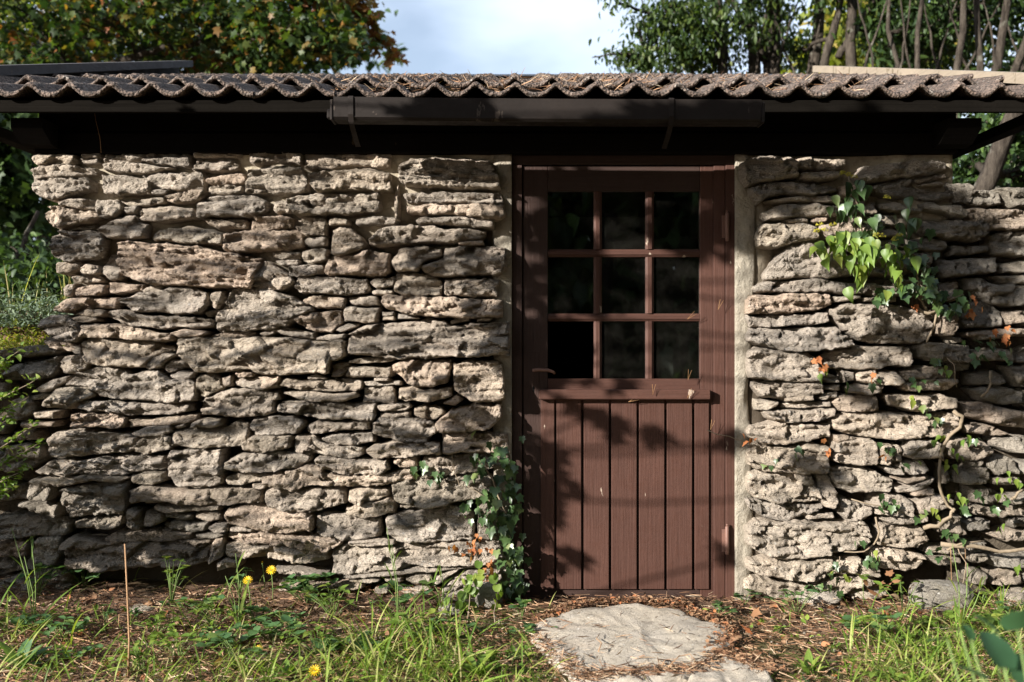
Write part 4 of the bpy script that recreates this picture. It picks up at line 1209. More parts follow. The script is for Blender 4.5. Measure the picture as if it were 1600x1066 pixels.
# ------------------------------------------------------------------ leaf shapes
def fan(pts, mid=(0, 0.45, 0.0), fold=0.12):
    """an outline fanned from its midrib point; the halves fold up a little"""
    V = [mid] + [(x, y, abs(x) * fold) for x, y in pts]; n = len(pts)
    return np.array(V, float), np.array([(0, i + 1, (i + 1) % n + 1) for i in range(n)], int)
def strip_leaf(n=5, wid=0.18, bend=0.25, tip=0.0, base=0.15):
    V = []; Fq = []
    for i in range(n + 1):
        t = i / n; w = wid * (math.sin(math.pi * min(1, (t * 0.92 + 0.06))) ** 0.8) if i < n else tip
        if i == 0: w = wid * base
        V += [(-w, t, -bend * t * t + w * 0.3), (0, t, -bend * t * t), (w, t, -bend * t * t + w * 0.3)]
    for i in range(n):
        a = 3 * i
        for k_ in (0, 1):
            Fq += [(a + k_, a + k_ + 1, a + k_ + 4), (a + k_, a + k_ + 4, a + k_ + 3)]
    return np.array(V, float), np.array(Fq, int)
def roll(t, tipdrop=0.25):
    V, Fq = t; V = V.copy(); V[:, 2] -= tipdrop * np.clip(V[:, 1], 0, 2) ** 2; return V, Fq
T_MAPLE = roll(fan([(0, 0), (0.22, 0.02), (0.48, 0.10), (0.36, 0.28), (0.60, 0.55), (0.33, 0.55), (0.26, 0.66), (0.12, 0.80), (0, 1.0),
               (-0.12, 0.80), (-0.26, 0.66), (-0.33, 0.55), (-0.60, 0.55), (-0.36, 0.28), (-0.48, 0.10), (-0.22, 0.02)]))
T_MAPLES = roll(fan([(0, 0), (0.45, 0.1), (0.3, 0.3), (0.55, 0.6), (0.2, 0.6), (0, 1.0), (-0.2, 0.6), (-0.55, 0.6), (-0.3, 0.3), (-0.45, 0.1)]))
T_IVY = roll(fan([(0, 0.04), (0.20, -0.06), (0.42, 0.08), (0.36, 0.30), (0.50, 0.52), (0.24, 0.58), (0.13, 0.82), (0, 1.0),
             (-0.13, 0.82), (-0.24, 0.58), (-0.50, 0.52), (-0.36, 0.30), (-0.42, 0.08), (-0.20, -0.06)], fold=0.18))
T_OVATE = roll(fan([(0, 0), (0.17, 0.10), (0.29, 0.30), (0.28, 0.50), (0.17, 0.75), (0, 1.0), (-0.17, 0.75), (-0.28, 0.50), (-0.29, 0.30), (-0.17, 0.10)], fold=0.3))
T_POINT = roll(fan([(0, 0), (0.22, 0.06), (0.34, 0.25), (0.30, 0.45), (0.16, 0.70), (0.05, 0.90), (0, 1.05), (-0.05, 0.90), (-0.16, 0.70), (-0.30, 0.45), (-0.34, 0.25), (-0.22, 0.06)], fold=0.28), 0.4)
T_SMALL = roll(fan([(0, 0), (0.22, 0.3), (0.16, 0.7), (0, 1), (-0.16, 0.7), (-0.22, 0.3)], fold=0.3))
T_ROUND = roll(fan([(0, 0.02), (0.30, -0.02), (0.50, 0.25), (0.48, 0.60), (0.25, 0.88), (0, 0.92), (-0.25, 0.88), (-0.48, 0.60), (-0.50, 0.25), (-0.30, -0.02)], (0, 0.35, 0), 0.2), 0.15)
T_BLADE = strip_leaf(6, 0.05, 0.30)
T_STRAP = strip_leaf(5, 0.15, 0.22)
T_PETAL = strip_leaf(2, 0.13, 0.05, 0.05)

def rotm(yaw, pitch, roll_):
    cy, sy, cp, sp, cr, sr = np.cos(yaw), np.sin(yaw), np.cos(pitch), np.sin(pitch), np.cos(roll_), np.sin(roll_)
    o = np.zeros(np.shape(yaw)); e = o + 1
    Rz = np.stack([np.stack([cy, -sy, o], -1), np.stack([sy, cy, o], -1), np.stack([o, o, e], -1)], -2)
    Rx = np.stack([np.stack([e, o, o], -1), np.stack([o, cp, -sp], -1), np.stack([o, sp, cp], -1)], -2)
    Ry = np.stack([np.stack([cr, o, sr], -1), np.stack([o, e, o], -1), np.stack([-sr, o, cr], -1)], -2)
    return Rz @ Rx @ Ry
def scatter(name, tmpl, P, yaw, pitch, roll_, scale, mat, parent=None, rnd=None, loc=None):
    """many copies of one leaf shape joined into one mesh"""
    P = np.asarray(P, float); n = len(P)
    V0, F0 = tmpl
    M = rotm(np.asarray(yaw), np.asarray(pitch), np.asarray(roll_))
    V = np.einsum('nij,kj->nki', M, V0) * np.asarray(scale).reshape(n, 1, 1) + P[:, None, :]
    L = np.array(loc if loc is not None else (world_loc(parent) if parent is not None else (0, 0, 0)))
    Fq = F0[None] + (np.arange(n) * len(V0))[:, None, None]
    if rnd is None: rnd = rng.random(n)
    me = npmesh(name, V.reshape(-1, 3) - L, Fq.reshape(-1, 3), True, np.repeat(rnd, len(V0)))
    return link(name, me, parent, Vector(L), mat)
def tmesh(name, tmpl, mat):
    me = npmesh(name, tmpl[0], tmpl[1]); me.materials.append(mat); return me
def place(name, me, parent, p, yaw, pitch, roll_, s):
    o = link(name, me, parent, p)
    m = Matrix(rotm(np.array(yaw), np.array(pitch), np.array(roll_)).tolist())
    o.rotation_euler = m.to_euler(); o.scale = (s, s, s)
    return o

# ------------------------------------------------------------------ trees
def wob(a, b_, n, amp, r0, r1, seed):
    rs = np.random.default_rng(seed); a = np.array(a, float); b_ = np.array(b_, float); L = np.linalg.norm(b_ - a)
    off = np.cumsum(rs.normal(0, 1, (n + 1, 3)), 0); t = np.linspace(0, 1, n + 1)[:, None]
    off = off - off[0] - t * (off[-1] - off[0])
    return (a + (b_ - a) * t + off * amp * L / n ** 0.5), np.linspace(r0, r1, n + 1)
def tree(name, label, base, trunks, blobs, tmpl, leaf, mat, seed, group=None, clump=0.30, twigs=True, objs=0, objmat=None, droop=0.4, density=26):
    """trunks: list of (base offset, top point, r0, r1); blobs: (centre, radii, leaves)"""
    rs = np.random.default_rng(seed)
    t = empty(name, base); tag(t, label, 'tree', group, kind='thing')
    tops = []
    for i, (p0, p1, r0, r1) in enumerate(trunks):
        q = MB(); pts, rad = wob(p0, p1, 9, 0.035, r0, r1, seed + i); q.tube(pts, rad, 8); q.build('trunk', M_BARK, t)
        tops.append((pts, rad))
    P = []; Br = MB()
    for c, rd, n in blobs:
        c = np.array(c, float); rd = np.array(rd, float)
        # limb from the nearest trunk point to the middle of the mass
        best = None
        for pts, rad in tops:
            for j in range(3, len(pts)):
                d = np.linalg.norm(pts[j] - c) + 0.6 * max(0, pts[j][2] - c[2])
                if best is None or d < best[0]: best = (d, pts[j], rad[j])
        ls, lr = wob(best[1], c, 7, 0.06, max(0.02, best[2] * 0.65) if twigs else 0.012, 0.018 if twigs else 0.006, int(rs.integers(1e6))); Br.tube(ls, lr, 5)
        k_ = max(2, int(n / density))
        u = rs.normal(size=(k_, 3)); u /= np.linalg.norm(u, axis=1)[:, None]
        cc = c + u * rd * (rs.random((k_, 1)) ** 0.45)
        if twigs:
            for q_ in cc[: min(k_, 26)]:
                a = ls[int(rs.integers(2, len(ls)))]; tp, tr = wob(a, q_, 4, 0.08, 0.013, 0.004, int(rs.integers(1e6))); Br.tube(tp, tr, 4)
        pick = rs.integers(0, k_, n)
        P.append(cc[pick] + rs.normal(size=(n, 3)) * clump * np.array([1, 1, 0.6]))
    Br.build('limbs', M_BARK, t)
    P = np.concatenate(P); n = len(P)
    yaw = rs.uniform(0, 6.283, n); pit = rs.normal(-droop, 0.5, n); ro = rs.normal(0, 0.6, n); sc = leaf * rs.uniform(0.6, 1.25, n)
    keep = np.ones(n, bool)
    if objs:
        # the leaves that show largest: nearest the camera and inside the frame
        d = P[:, 1] + D0; px = 800 + P[:, 0] / d * F; py = 533 - (P[:, 2] - H) / d * F
        vis = (px > -20) & (px < 1620) & (py > -20) & (py < 125 + 400 * (px < 60))
        idx = np.where(vis)[0]; idx = idx[np.argsort(d[idx])][:objs]
        keep[idx] = False; me = tmesh('leaf', tmpl, objmat)
        for i in idx: place('leaf', me, t, P[i], yaw[i], pit[i], ro[i], sc[i])
    f = scatter('foliage', tmpl, P[keep], yaw[keep], pit[keep], ro[keep], sc[keep], mat, t)
    f['kind'] = 'stuff'
    return t
def at(px, py, d):
    return np.array(((px - 800) * d / F, d - D0, H + (533 - py) * d / F))
def bl_(px, py, d, rx, ry, n, rz=None):
    s = d / F
    return (at(px, py, d), (rx * s, (rx + ry) * 0.5 * s if rz is None else rz, ry * s), n)
def gz(p): return (p[0], p[1], float(zg(p[0], p[1])) - 0.1)
# maple, left behind the roof
b0 = gz(at(60, 500, 15.5))
tree('maple_tree', 'broad green maple turning orange at its tips behind the left of the roof', b0,
     [(b0, at(120, -40, 14), 0.24, 0.12), (at(100, 60, 14.4), at(420, -60, 13), 0.10, 0.04), (at(10, 130, 14), at(330, 60, 12.6), 0.08, 0.03)],
     [bl_(40, 20, 13, 130, 90, 1100), bl_(170, -10, 12.5, 120, 80, 1000), bl_(300, 10, 12.5, 120, 75, 1150), bl_(420, 30, 12.2, 90, 75, 1200), bl_(500, 60, 12, 60, 45, 700), bl_(240, 75, 13.5, 160, 40, 950),
      bl_(60, 90, 14, 110, 40, 900), bl_(400, 90, 13, 110, 25, 700), bl_(470, -30, 12.2, 80, 55, 800), bl_(100, -120, 12.5, 260, 90, 1500), bl_(390, -120, 12.5, 120, 60, 700)],
     T_MAPLES, 0.105, M_MAPLE, 11, clump=0.18, objs=290, objmat=M_MAPLE_OBJ)
b0 = gz(at(330, 500, 14.2))
tree('maple_tree', 'rusty orange-leaved maple at the edge of the open sky', b0, [(b0, at(420, 60, 13.8), 0.12, 0.05), (at(420, 60, 13.8), at(560, -10, 13.2), 0.05, 0.02)],
     [bl_(560, 30, 13, 24, 24, 130), bl_(590, 65, 13, 22, 14, 90), bl_(540, 70, 13.2, 24, 22, 130), bl_(612, 82, 13, 10, 9, 32), bl_(470, 70, 13.8, 50, 30, 250), bl_(560, -10, 13, 30, 14, 90), bl_(340, 95, 13.9, 70, 20, 260), bl_(520, 10, 13, 30, 30, 120)],
     T_MAPLES, 0.12, M_RUST, 12, clump=0.08, density=12)
# yellow-green understory behind the maple
b0 = gz(at(90, 480, 21))
tree('beech_tree', 'yellow-green tree glowing behind the dark maple on the far left', b0, [(b0, at(120, 20, 21), 0.2, 0.06)],
     [bl_(60, 60, 20, 130, 60, 1500), bl_(230, 70, 20, 110, 45, 1100), bl_(360, 60, 21, 90, 50, 700), bl_(30, 230, 20, 90, 60, 900), bl_(180, -30, 20, 200, 70, 1200)],
     T_SMALL, 0.20, M_YGREEN, 13, clump=0.35)
# dark growth seen past the left corner
b0 = gz(at(-30, 480, 10.5))
tree('hazel_bush', 'dark hazel thicket low behind the left garden wall', b0, [(b0, at(-10, 300, 10.5), 0.06, 0.02), (b0, at(60, 330, 10.8), 0.05, 0.02)],
     [bl_(-10, 440, 10.5, 90, 40, 1300), bl_(70, 440, 11, 70, 35, 900), bl_(20, 400, 11.5, 110, 35, 900)], T_OVATE, 0.10, M_DGREEN, 14, clump=0.15)
b0 = gz(at(15, 480, 12.5))
tree('elm_tree', 'dark leafy elm showing between the eaves and the left corner', b0, [(b0, at(5, 200, 12.4), 0.10, 0.05), (at(10, 380, 12.5), at(70, 250, 12.8), 0.05, 0.02)],
     [bl_(-10, 190, 12, 90, 50, 1500), bl_(30, 240, 12.5, 60, 50, 1000), bl_(0, 300, 12, 70, 45, 900), bl_(80, 200, 13, 50, 50, 500), bl_(40, 340, 12.6, 60, 25, 250)], T_MAPLES, 0.15, M_DGREEN, 15, clump=0.22)
b0 = gz(at(60, 480, 16))
tree('scots_pine', 'bare-limbed pine against pale sky beyond the left corner', b0, [(b0, at(35, 330, 16), 0.10, 0.05), (at(45, 420, 16), at(95, 340, 16), 0.05, 0.02), (at(45, 400, 16), at(0, 350, 16.2), 0.05, 0.02)],
     [bl_(40, 365, 16, 60, 16, 120), bl_(90, 345, 16, 30, 14, 60)], T_SMALL, 0.10, M_GREEN, 16, clump=0.15)
# right: many-stemmed tree against the sky
b0 = gz(at(1160, 500, 13))
tree('many_stemmed_tree', 'dark many-stemmed tree with sparse small leaves right of the open sky', b0,
     [(b0, at(1128, -60, 12.4), 0.11, 0.05), (b0, at(1222, -60, 12.6), 0.16, 0.09), (gz(at(1190, 500, 12.8)), at(1165, -80, 12.8), 0.12, 0.07), (gz(at(1235, 500, 13.2)), at(1275, -60, 12.8), 0.12, 0.06), (at(1128, 60, 12.5), at(1010, 20, 12.2), 0.05, 0.015), (at(1040, 75, 12.4), at(925, 90, 12), 0.03, 0.006), (at(1200, 100, 12.8), at(1135, -20, 12.5), 0.06, 0.03)] + [(at(x_, 125, 12.6), at(x_ + dx_, -50, 12.5), 0.018, 0.005) for x_, dx_ in ((1020, -30), (1050, 60), (1085, -50), (1110, 40), (1145, -40), (1180, 30), (1205, 60), (1245, -60), (1260, 40))],
     [bl_(1060, 60, 12.4, 70, 45, 1800), bl_(1130, 30, 12.6, 90, 60, 1800), bl_(985, 90, 12.2, 34, 18, 420), bl_(1200, 50, 13, 70, 60, 900), bl_(1050, 10, 12.2, 50, 20, 500), bl_(1080, -60, 12.4, 130, 40, 1500), bl_(1000, 50, 12.2, 14, 30, 70), bl_(962, 5, 12.0, 14, 20, 90), bl_(1100, 100, 13, 90, 20, 700)],
     T_SMALL, 0.085, M_GREEN, 21, clump=0.13, objs=0, droop=0.8)
# hanging catkin-like twigs
b0 = gz(at(1290, 500, 12.2))
tree('willow_tree', 'tall pale-barked forked tree rising behind the right verge board', b0,
     [(b0, at(1345, -80, 12), 0.11, 0.05), (at(1310, 90, 12.2), at(1395, -60, 12.2), 0.05, 0.02), (at(1330, 0, 12), at(1290, -60, 12), 0.04, 0.02), (at(1290, 120, 12.2), at(1320, -60, 12.2), 0.06, 0.03)],
     [bl_(1400, 20, 12.5, 80, 70, 1500), bl_(1300, -40, 12.3, 110, 45, 1100), bl_(1440, 80, 13, 70, 40, 900), bl_(1240, 85, 13.3, 60, 22, 300)], T_SMALL, 0.10, M_GREEN, 22, clump=0.14, droop=0.9)
b0 = gz(at(1330, 500, 17))
tree('maple_tree', 'bright yellow-leaved maple glowing between the right-hand trunks', b0, [(b0, at(1330, -20, 17), 0.15, 0.05)],
     [bl_(1330, 50, 17, 60, 60, 900), bl_(1400, 80, 17, 60, 35, 600), bl_(1290, 90, 17, 40, 26, 350), bl_(1480, 60, 17, 70, 60, 600)], T_MAPLES, 0.18, M_YGREEN, 23, clump=0.25)
b0 = gz(at(1540, 400, 10.6))
tree('ash_tree', 'cluster of grey leaning trunks rising at the far right behind the roof', b0,
     [(gz(at(1470, 400, 11)), at(1500, -60, 10.6), 0.055, 0.03), (gz(at(1500, 400, 11)), at(1575, -60, 10.4), 0.07, 0.035), (gz(at(1450, 400, 11)), at(1640, -70, 10.4), 0.07, 0.035), (gz(at(1580, 400, 10.8)), at(1530, -60, 10.8), 0.05, 0.03), (gz(at(1385, 400, 11.4)), at(1385, -60, 11.6), 0.045, 0.02), (gz(at(1432, 400, 11)), at(1450, -60, 11), 0.045, 0.022)] + [(at(x_, 130, 11.2), at(x_ + dx_, -60, 11.2), 0.016, 0.005) for x_, dx_ in ((1345, 60), (1370, -40), (1400, 30), (1425, -30), (1455, 60), (1475, -50), (1500, 90), (1520, -60), (1545, 50), (1560, -30), (1590, 40), (1605, -70))],
     [bl_(1480, 30, 12, 120, 70, 1800), bl_(1600, 10, 12, 90, 80, 1300), bl_(1540, -80, 11, 160, 50, 1200), bl_(1420, 60, 12.2, 60, 50, 700), bl_(1600, 100, 11.5, 60, 30, 400)], T_SMALL, 0.115, M_DGREEN, 24, clump=0.18)
b0 = gz(at(1560, 420, 9))
tree('leaning_tree', 'dark leafy tree with a slanting trunk over the right garden wall', b0,
     [(gz(at(1470, 400, 9)), at(1600, 130, 8.6), 0.10, 0.07)],
     [bl_(1580, 210, 9.5, 60, 40, 1300), bl_(1530, 260, 10, 60, 30, 1000), bl_(1620, 260, 9.2, 60, 50, 900), bl_(1560, 170, 10.5, 60, 20, 500), bl_(1640, 150, 9, 50, 60, 600)], T_OVATE, 0.085, M_DGREEN, 25, clump=0.13)
# woodland all round, so that the horizon is closed
wid = 0
for ang, dist, hh in ((58, 26, 9), (74, 30, 11), (90, 34, 10), (106, 30, 11), (122, 27, 10), (40, 22, 9), (140, 22, 10), (20, 20, 8), (160, 19, 9), (2, 20, 8), (178, 20, 8)):
    a = R(ang); cx_, cy_ = math.cos(a) * dist, -D0 + math.sin(a) * dist
    if 68 < ang < 104: hh = 5.2                      # open sky over the ridge: lower growth there
    z0 = float(zg(cx_, cy_)); c_ = np.array([cx_, cy_, z0])
    tree('woodland_tree', 'distant dark tree ' + ('behind the right end of the roof ridge', 'right of centre behind the ridge', 'straight behind the shed', 'left of centre behind the ridge', 'behind the left end of the ridge', 'far behind the right garden wall', 'far behind the left garden wall', 'beyond the right edge of the yard', 'beyond the left edge of the yard', 'level with the camera on the right', 'level with the camera on the left')[wid], tuple(c_ - [0, 0, .2]), [(c_, c_ + [0.3, 0, hh * 0.75], 0.25, 0.08)],
         [(c_ + [rng.normal() * 1.5, rng.normal() * 1.5, hh * f_], (3.4, 3.0, hh * 0.22), 900) for f_ in (0.25, 0.5, 0.75)], T_SMALL, 0.42, M_DGREEN, 40 + wid, 'woodland trees around the yard', clump=0.5, twigs=False)
    wid += 1
# behind the photographer: mirrored in the panes; some added, all raised to cut skylight
for i, (x, y, hh, r_) in enumerate(((4.5, -10, 9, 0.2), (7.5, -8.5, 9, 0.2), (9.5, -4.5, 9, 0.2), (10.5, -1, 8, 0.2), (-1.5, -12.5, 9, 0.2), (0.8, -14.5, 10, 0.2), (-4.2, -16, 10, 0.25), (1.5, -11.5, 9, 0.2), (2.6, -13, 10, 0.22), (-0.2, -16, 10, 0.3), (4.8, -14.5, 10, 0.3), (7.5, -13, 9, 0.3), (2.0, -18, 11, 0.3), (10, -10, 9, 0.3), (-3.0, -19, 11, 0.3), (6, -19, 11, 0.3), (12.5, -6, 9, 0.3), (-7, -21, 11, 0.3))):
    c_ = np.array([x, y, 0.0]); hh = hh * 1.55
    where = ('right of the camera', 'far right of the camera', 'at the right side of the yard', 'beyond the right wall side of the yard', 'just left behind the camera', 'straight behind the camera', 'left behind the camera', 'with the trunk nearest the pane reflections', 'second behind the pane reflections', 'third back on the left', 'back right of the camera', 'far back right', 'deep behind the camera', 'outermost on the right', 'deep back left', 'deep back right', 'nearest the right wall', 'farthest back left')[i]
    tree('woodland_tree', 'tall dark woodland tree ' + where, tuple(c_), [(c_, c_ + [0.35, 0.2, hh * 0.8], r_, 0.08), (c_ + [0.1, 0, hh * .2], c_ + [-0.9, 0.3, hh * 0.5], r_ * .5, 0.04)],
         [(c_ + [rng.normal() * 0.9, rng.normal() * 0.9, hh * f_], (2.9, 2.4, hh * 0.13), 900) for f_ in (0.08, 0.25, 0.42, 0.6, 0.8)], T_SMALL, 0.42, M_DGREEN, 60 + i, 'woodland trees mirrored in the panes', clump=0.45, twigs=False)

# the tree left of the camera that dapples the wall: boughs where its shade falls
SH = []   # (photo px, py of the shade's middle, rx, ry, leaves, distance factor)
def shade(px, py, rx, ry, n, t=3.6):
    X_ = (px + rx * 1.2 - 800) / 333
    SH.append((px, py, rx, ry, max(6, int(n * 0.5)), max(1.1, (X_ + 2.40) / 1.764 + 0.40)))
shade(880, 400, 52, 95, 700, 3.5); shade(860, 330, 30, 60, 200, 3.5); shade(900, 290, 80, 30, 360, 3.4); shade(842, 540, 18, 90, 260, 3.5); shade(985, 440, 26, 36, 34, 3.6)
shade(985, 668, 45, 10, 34, 3.3); shade(930, 640, 40, 8, 26, 3.3); shade(865, 780, 14, 80, 52, 3.4); shade(885, 880, 20, 24, 20, 3.4); shade(830, 740, 7, 150, 150, 3.4); shade(925, 585, 40, 8, 22, 3.6)
shade(700, 425, 40, 22, 60, 3.7); shade(710, 700, 50, 34, 90, 3.6); shade(690, 800, 70, 22, 70, 3.6); shade(765, 620, 16, 90, 80, 3.6); shade(775, 420, 12, 110, 70, 3.6)
shade(110, 850, 130, 45, 380, 4.2); shade(300, 865, 110, 30, 240, 4.2); shade(60, 900, 90, 40, 260, 4.2); shade(250, 790, 60, 24, 150, 4.2); shade(500, 850, 60, 16, 30, 4.0); shade(200, 905, 130, 14, 80, 4.2)
shade(1440, 300, 120, 60, 480, 3.9); shade(1290, 300, 110, 40, 320, 3.9); shade(1520, 420, 90, 90, 560, 4.0); shade(1560, 600, 60, 110, 420, 4.0); shade(1440, 560, 60, 50, 160, 4.0); shade(1380, 630, 50, 16, 50, 4.0); shade(1500, 740, 60, 40, 130, 4.0)
shade(1350, 440, 30, 20, 40, 4.0); shade(1300, 740, 40, 20, 50, 4.0); shade(1130, 690, 22, 40, 50, 3.6); shade(1140, 870, 10, 26, 16, 3.6); shade(520, 270, 80, 10, 40, 3.8)
shade(1060, 345, 85, 38, 420, 3.6); shade(1150, 350, 30, 50, 200, 3.7); shade(1220, 310, 60, 30, 260, 3.8)
c_ = np.array([-5.7, -2.7, 0.0])
trunk_pts = [(c_, (-5.6, -2.6, 3.6), 0.13, 0.07)]
blobs = []
for px, py, rx, ry, n, t in SH:
    p = np.array(W(px, py, 0)) + np.array([-1.25, -1.0, 0.58]) * t
    blobs.append((p, (rx / 333 * 0.8, 0.10, ry / 333 * 0.8), n))
tree('dappling_tree', 'leafy tree left of the camera throwing dappled shade on the shed', tuple(c_), trunk_pts, blobs, T_MAPLES, 0.085, M_MAPLE, 90, clump=0.022, twigs=False, density=7)

# ------------------------------------------------------------------ things on the ground in front
def slab(name, label, poly, z, th, seed, cat='stone slab'):
    P = [G(x, y, z) for x, y in chaikin(poly, 1)]
    x = np.array([p.x for p in P]); y = np.array([p.y for p in P]); c = np.array([x.mean(), y.mean()])
    n = 90; an = np.unwrap(np.arctan2(y - c[1], x - c[0]))
    # resample the outline
    seg = np.hypot(np.diff(np.append(x, x[0])), np.diff(np.append(y, y[0]))); cum = np.concatenate([[0], np.cumsum(seg)])
    tt = np.linspace(0, cum[-1], n, endpoint=False); X0 = np.interp(tt, cum, np.append(x, x[0])); Y0 = np.interp(tt, cum, np.append(y, y[0]))
    ed = 1 + 0.05 * fbm(X0 * 16, Y0 * 16, 0, seed, 4)
    rings = [0.02, 0.2, 0.35, 0.5, 0.62, 0.72, 0.8, 0.87, 0.93, 0.97, 1.0, 1.005, 1.0]
    V = []
    for i, s_ in enumerate(rings):
        X = c[0] + (X0 - c[0]) * s_ * ed; Y = c[1] + (Y0 - c[1]) * s_ * ed
        Z = z + 0.010 * fbm(X * 6, Y * 6, 0, seed, 3) + 0.011 * fbm(X * 25, Y * 25, 0, seed + 4, 3) - 0.014 * np.clip((s_ - 0.9) / 0.1, 0, 1) ** 2
        if i >= len(rings) - 2: Z = Z - (0.02 if i == len(rings) - 2 else th)
        V.append(np.stack([X, Y, Z], 1))
    V = np.concatenate(V); j = np.arange(n); jn = (j + 1) % n
    Fq = np.concatenate([np.stack([k_ * n + j, k_ * n + jn, (k_ + 1) * n + jn, (k_ + 1) * n + j], 1) for k_ in range(len(rings) - 1)])
    Fq = Fq[:, ::-1]
    V = np.concatenate([V, [[c[0], c[1], z]]]); 
    ct = np.stack([j, np.full(n, len(V) - 1), np.full(n, len(V) - 1), jn], 1)
    L = np.array([c[0], c[1], 0]); me = bpy.data.meshes.new(name)
    me.from_pydata((V - L).tolist(), [], Fq.tolist() + [(int(a), int(b_), len(V) - 1) for a, b_ in zip(j, jn)])
    me.polygons.foreach_set('use_smooth', [True] * len(me.polygons)); me.update()
    import bmesh
    bm = bmesh.new(); bm.from_mesh(me); bmesh.ops.recalc_face_normals(bm, faces=bm.faces); bm.to_mesh(me); bm.free()
    return tag(link(name, me, None, Vector(L), M_SLAB), label, cat, kind='thing')
slab('doorstep', 'broad pale flat stone slab laid in front of the brown door', [(822, 974), (890, 952), (930, 945), (1000, 942), (1060, 946), (1092, 964), (1142, 976), (1150, 998), (1128, 1012), (1134, 1030), (1090, 1052), (1000, 1068), (905, 1062), (872, 1034), (842, 1005)], 0.038, 0.1, 3)
slab('paving_stone', 'flat pale paving stone at the lower right edge of the doorstep', [(1122, 1018), (1175, 1026), (1205, 1050), (1235, 1100), (1200, 1130), (1090, 1130), (1060, 1080), (1086, 1046)], 0.032, 0.1, 5)
slab('paving_stone', 'flat pale paving stone nearest the camera below the doorstep', [(905, 1072), (1000, 1070), (1052, 1062), (1070, 1090), (1060, 1130), (900, 1130), (860, 1100)], 0.030, 0.1, 6)

def boulder(name, label, px, py, rx, ry, seed, mat, cat='rock', squash=1.0, depth=None, Y=None):
    """a lump bedded in the ground; px,py is its foot"""
    p = G(px, py); 
    if Y is not None: p = Vector((W(px, py, Y).x, Y, 0))
    d = p.y + D0; s = d / F
    bx, bz = rx * s, ry * s; by = depth or (bx * 0.8)
    import bmesh
    bm = bmesh.new(); bmesh.ops.create_icosphere(bm, subdivisions=5, radius=1)
    V = np.array([v.co[:] for v in bm.verts]); bm.verts.ensure_lookup_table()
    r_ = 1 + 0.16 * fbm(V[:, 0] * 1.6, V[:, 1] * 1.6, V[:, 2] * 1.6 + seed, seed, 3) + 0.05 * fbm(V[:, 0] * 6, V[:, 1] * 6, V[:, 2] * 9, seed, 3)
    V = V * r_[:, None]; V = np.sign(V) * np.abs(V) ** 0.82; V = V * np.array([bx, by, bz * 0.5])
    for v, q in zip(bm.verts, V): v.co = q
    me = bpy.data.meshes.new(name); bm.to_mesh(me); bm.free(); me.polygons.foreach_set('use_smooth', [True] * len(me.polygons))
    return tag(link(name, me, None, Vector((p.x, p.y + by * 0.4, bz * 0.42)), mat), label, cat, kind='thing')
boulder('boulder', 'rounded grey boulder at the foot of the right wall', 1476, 948, 48, 50, 3, M_BOULDER, Y=-0.20)
boulder('rock', 'rough pale rock half buried below the wall right of the door', 1282, 962, 34, 26, 4, M_STONE, Y=-0.08, depth=0.09)
boulder('rock', 'whitish knobbly rock beside the yellow-green creeper', 762, 938, 20, 46, 5, M_BOULDER, Y=-0.16, depth=0.06)
boulder('rock', 'small weathered whitish rock on the needles left of the creeper', 705, 970, 20, 16, 6, M_BOULDER, Y=-0.24, depth=0.05)
boulder('rock', 'small rock in the grass at the far right below the wall', 1590, 940, 26, 24, 7, M_STONE, Y=-0.12, depth=0.06)
boulder('rock', 'dull rock under the overhanging stone left of the thin dry stalk', 220, 925, 20, 14, 8, M_GREY, Y=-0.22, depth=0.05)

# needle and leaf litter
def yardpts(n, x0=-2.9, x1=2.9, y0=-1.75, y1=0.0):
    return rng.uniform(x0, x1, n), rng.uniform(y0, y1, n)
def onslab(x, y):
    d = y + D0; px = 800 + x * F / d; py = 533 + 1.19 * F / d
    return (px > 900) & (px < 1090) & (py > 980)
n = 26000; x, y = yardpts(n)
keep = (~onslab(x, y)) | (rng.random(n) < 0.14); x = x[keep]; y = y[keep]; n = len(x)
V0 = np.array([(-0.02, 0, 0), (0.02, 0, 0), (0.012, 1, 0.03), (-0.012, 1, 0.03), (0, 0.5, 0.08)]); F0 = np.array([(0, 1, 4), (1, 2, 4), (2, 3, 4), (3, 0, 4)])
z = zg(x, y) + 0.004 + 0.03 * rng.random(n) ** 2 + np.where(onslab(x, y), 0.022, 0)
tag(scatter('pine_needles', (V0, F0), np.stack([x, y, z], 1), rng.uniform(0, 6.28, n), rng.normal(0, 0.16, n), rng.uniform(0, 6, n), 0.055 * rng.uniform(0.5, 1.3, n), M_NEEDLE), kind='stuff')
n = 2600; x, y = yardpts(n); keep = ~onslab(x, y); x = x[keep]; y = y[keep]; n = len(x)
tag(scatter('leaf_litter', T_OVATE, np.stack([x, y, zg(x, y) + 0.012], 1), rng.uniform(0, 6.28, n), rng.normal(0, 0.4, n), rng.normal(0, 0.7, n), rng.uniform(0.015, 0.04, n), M_LITTER), kind='stuff')
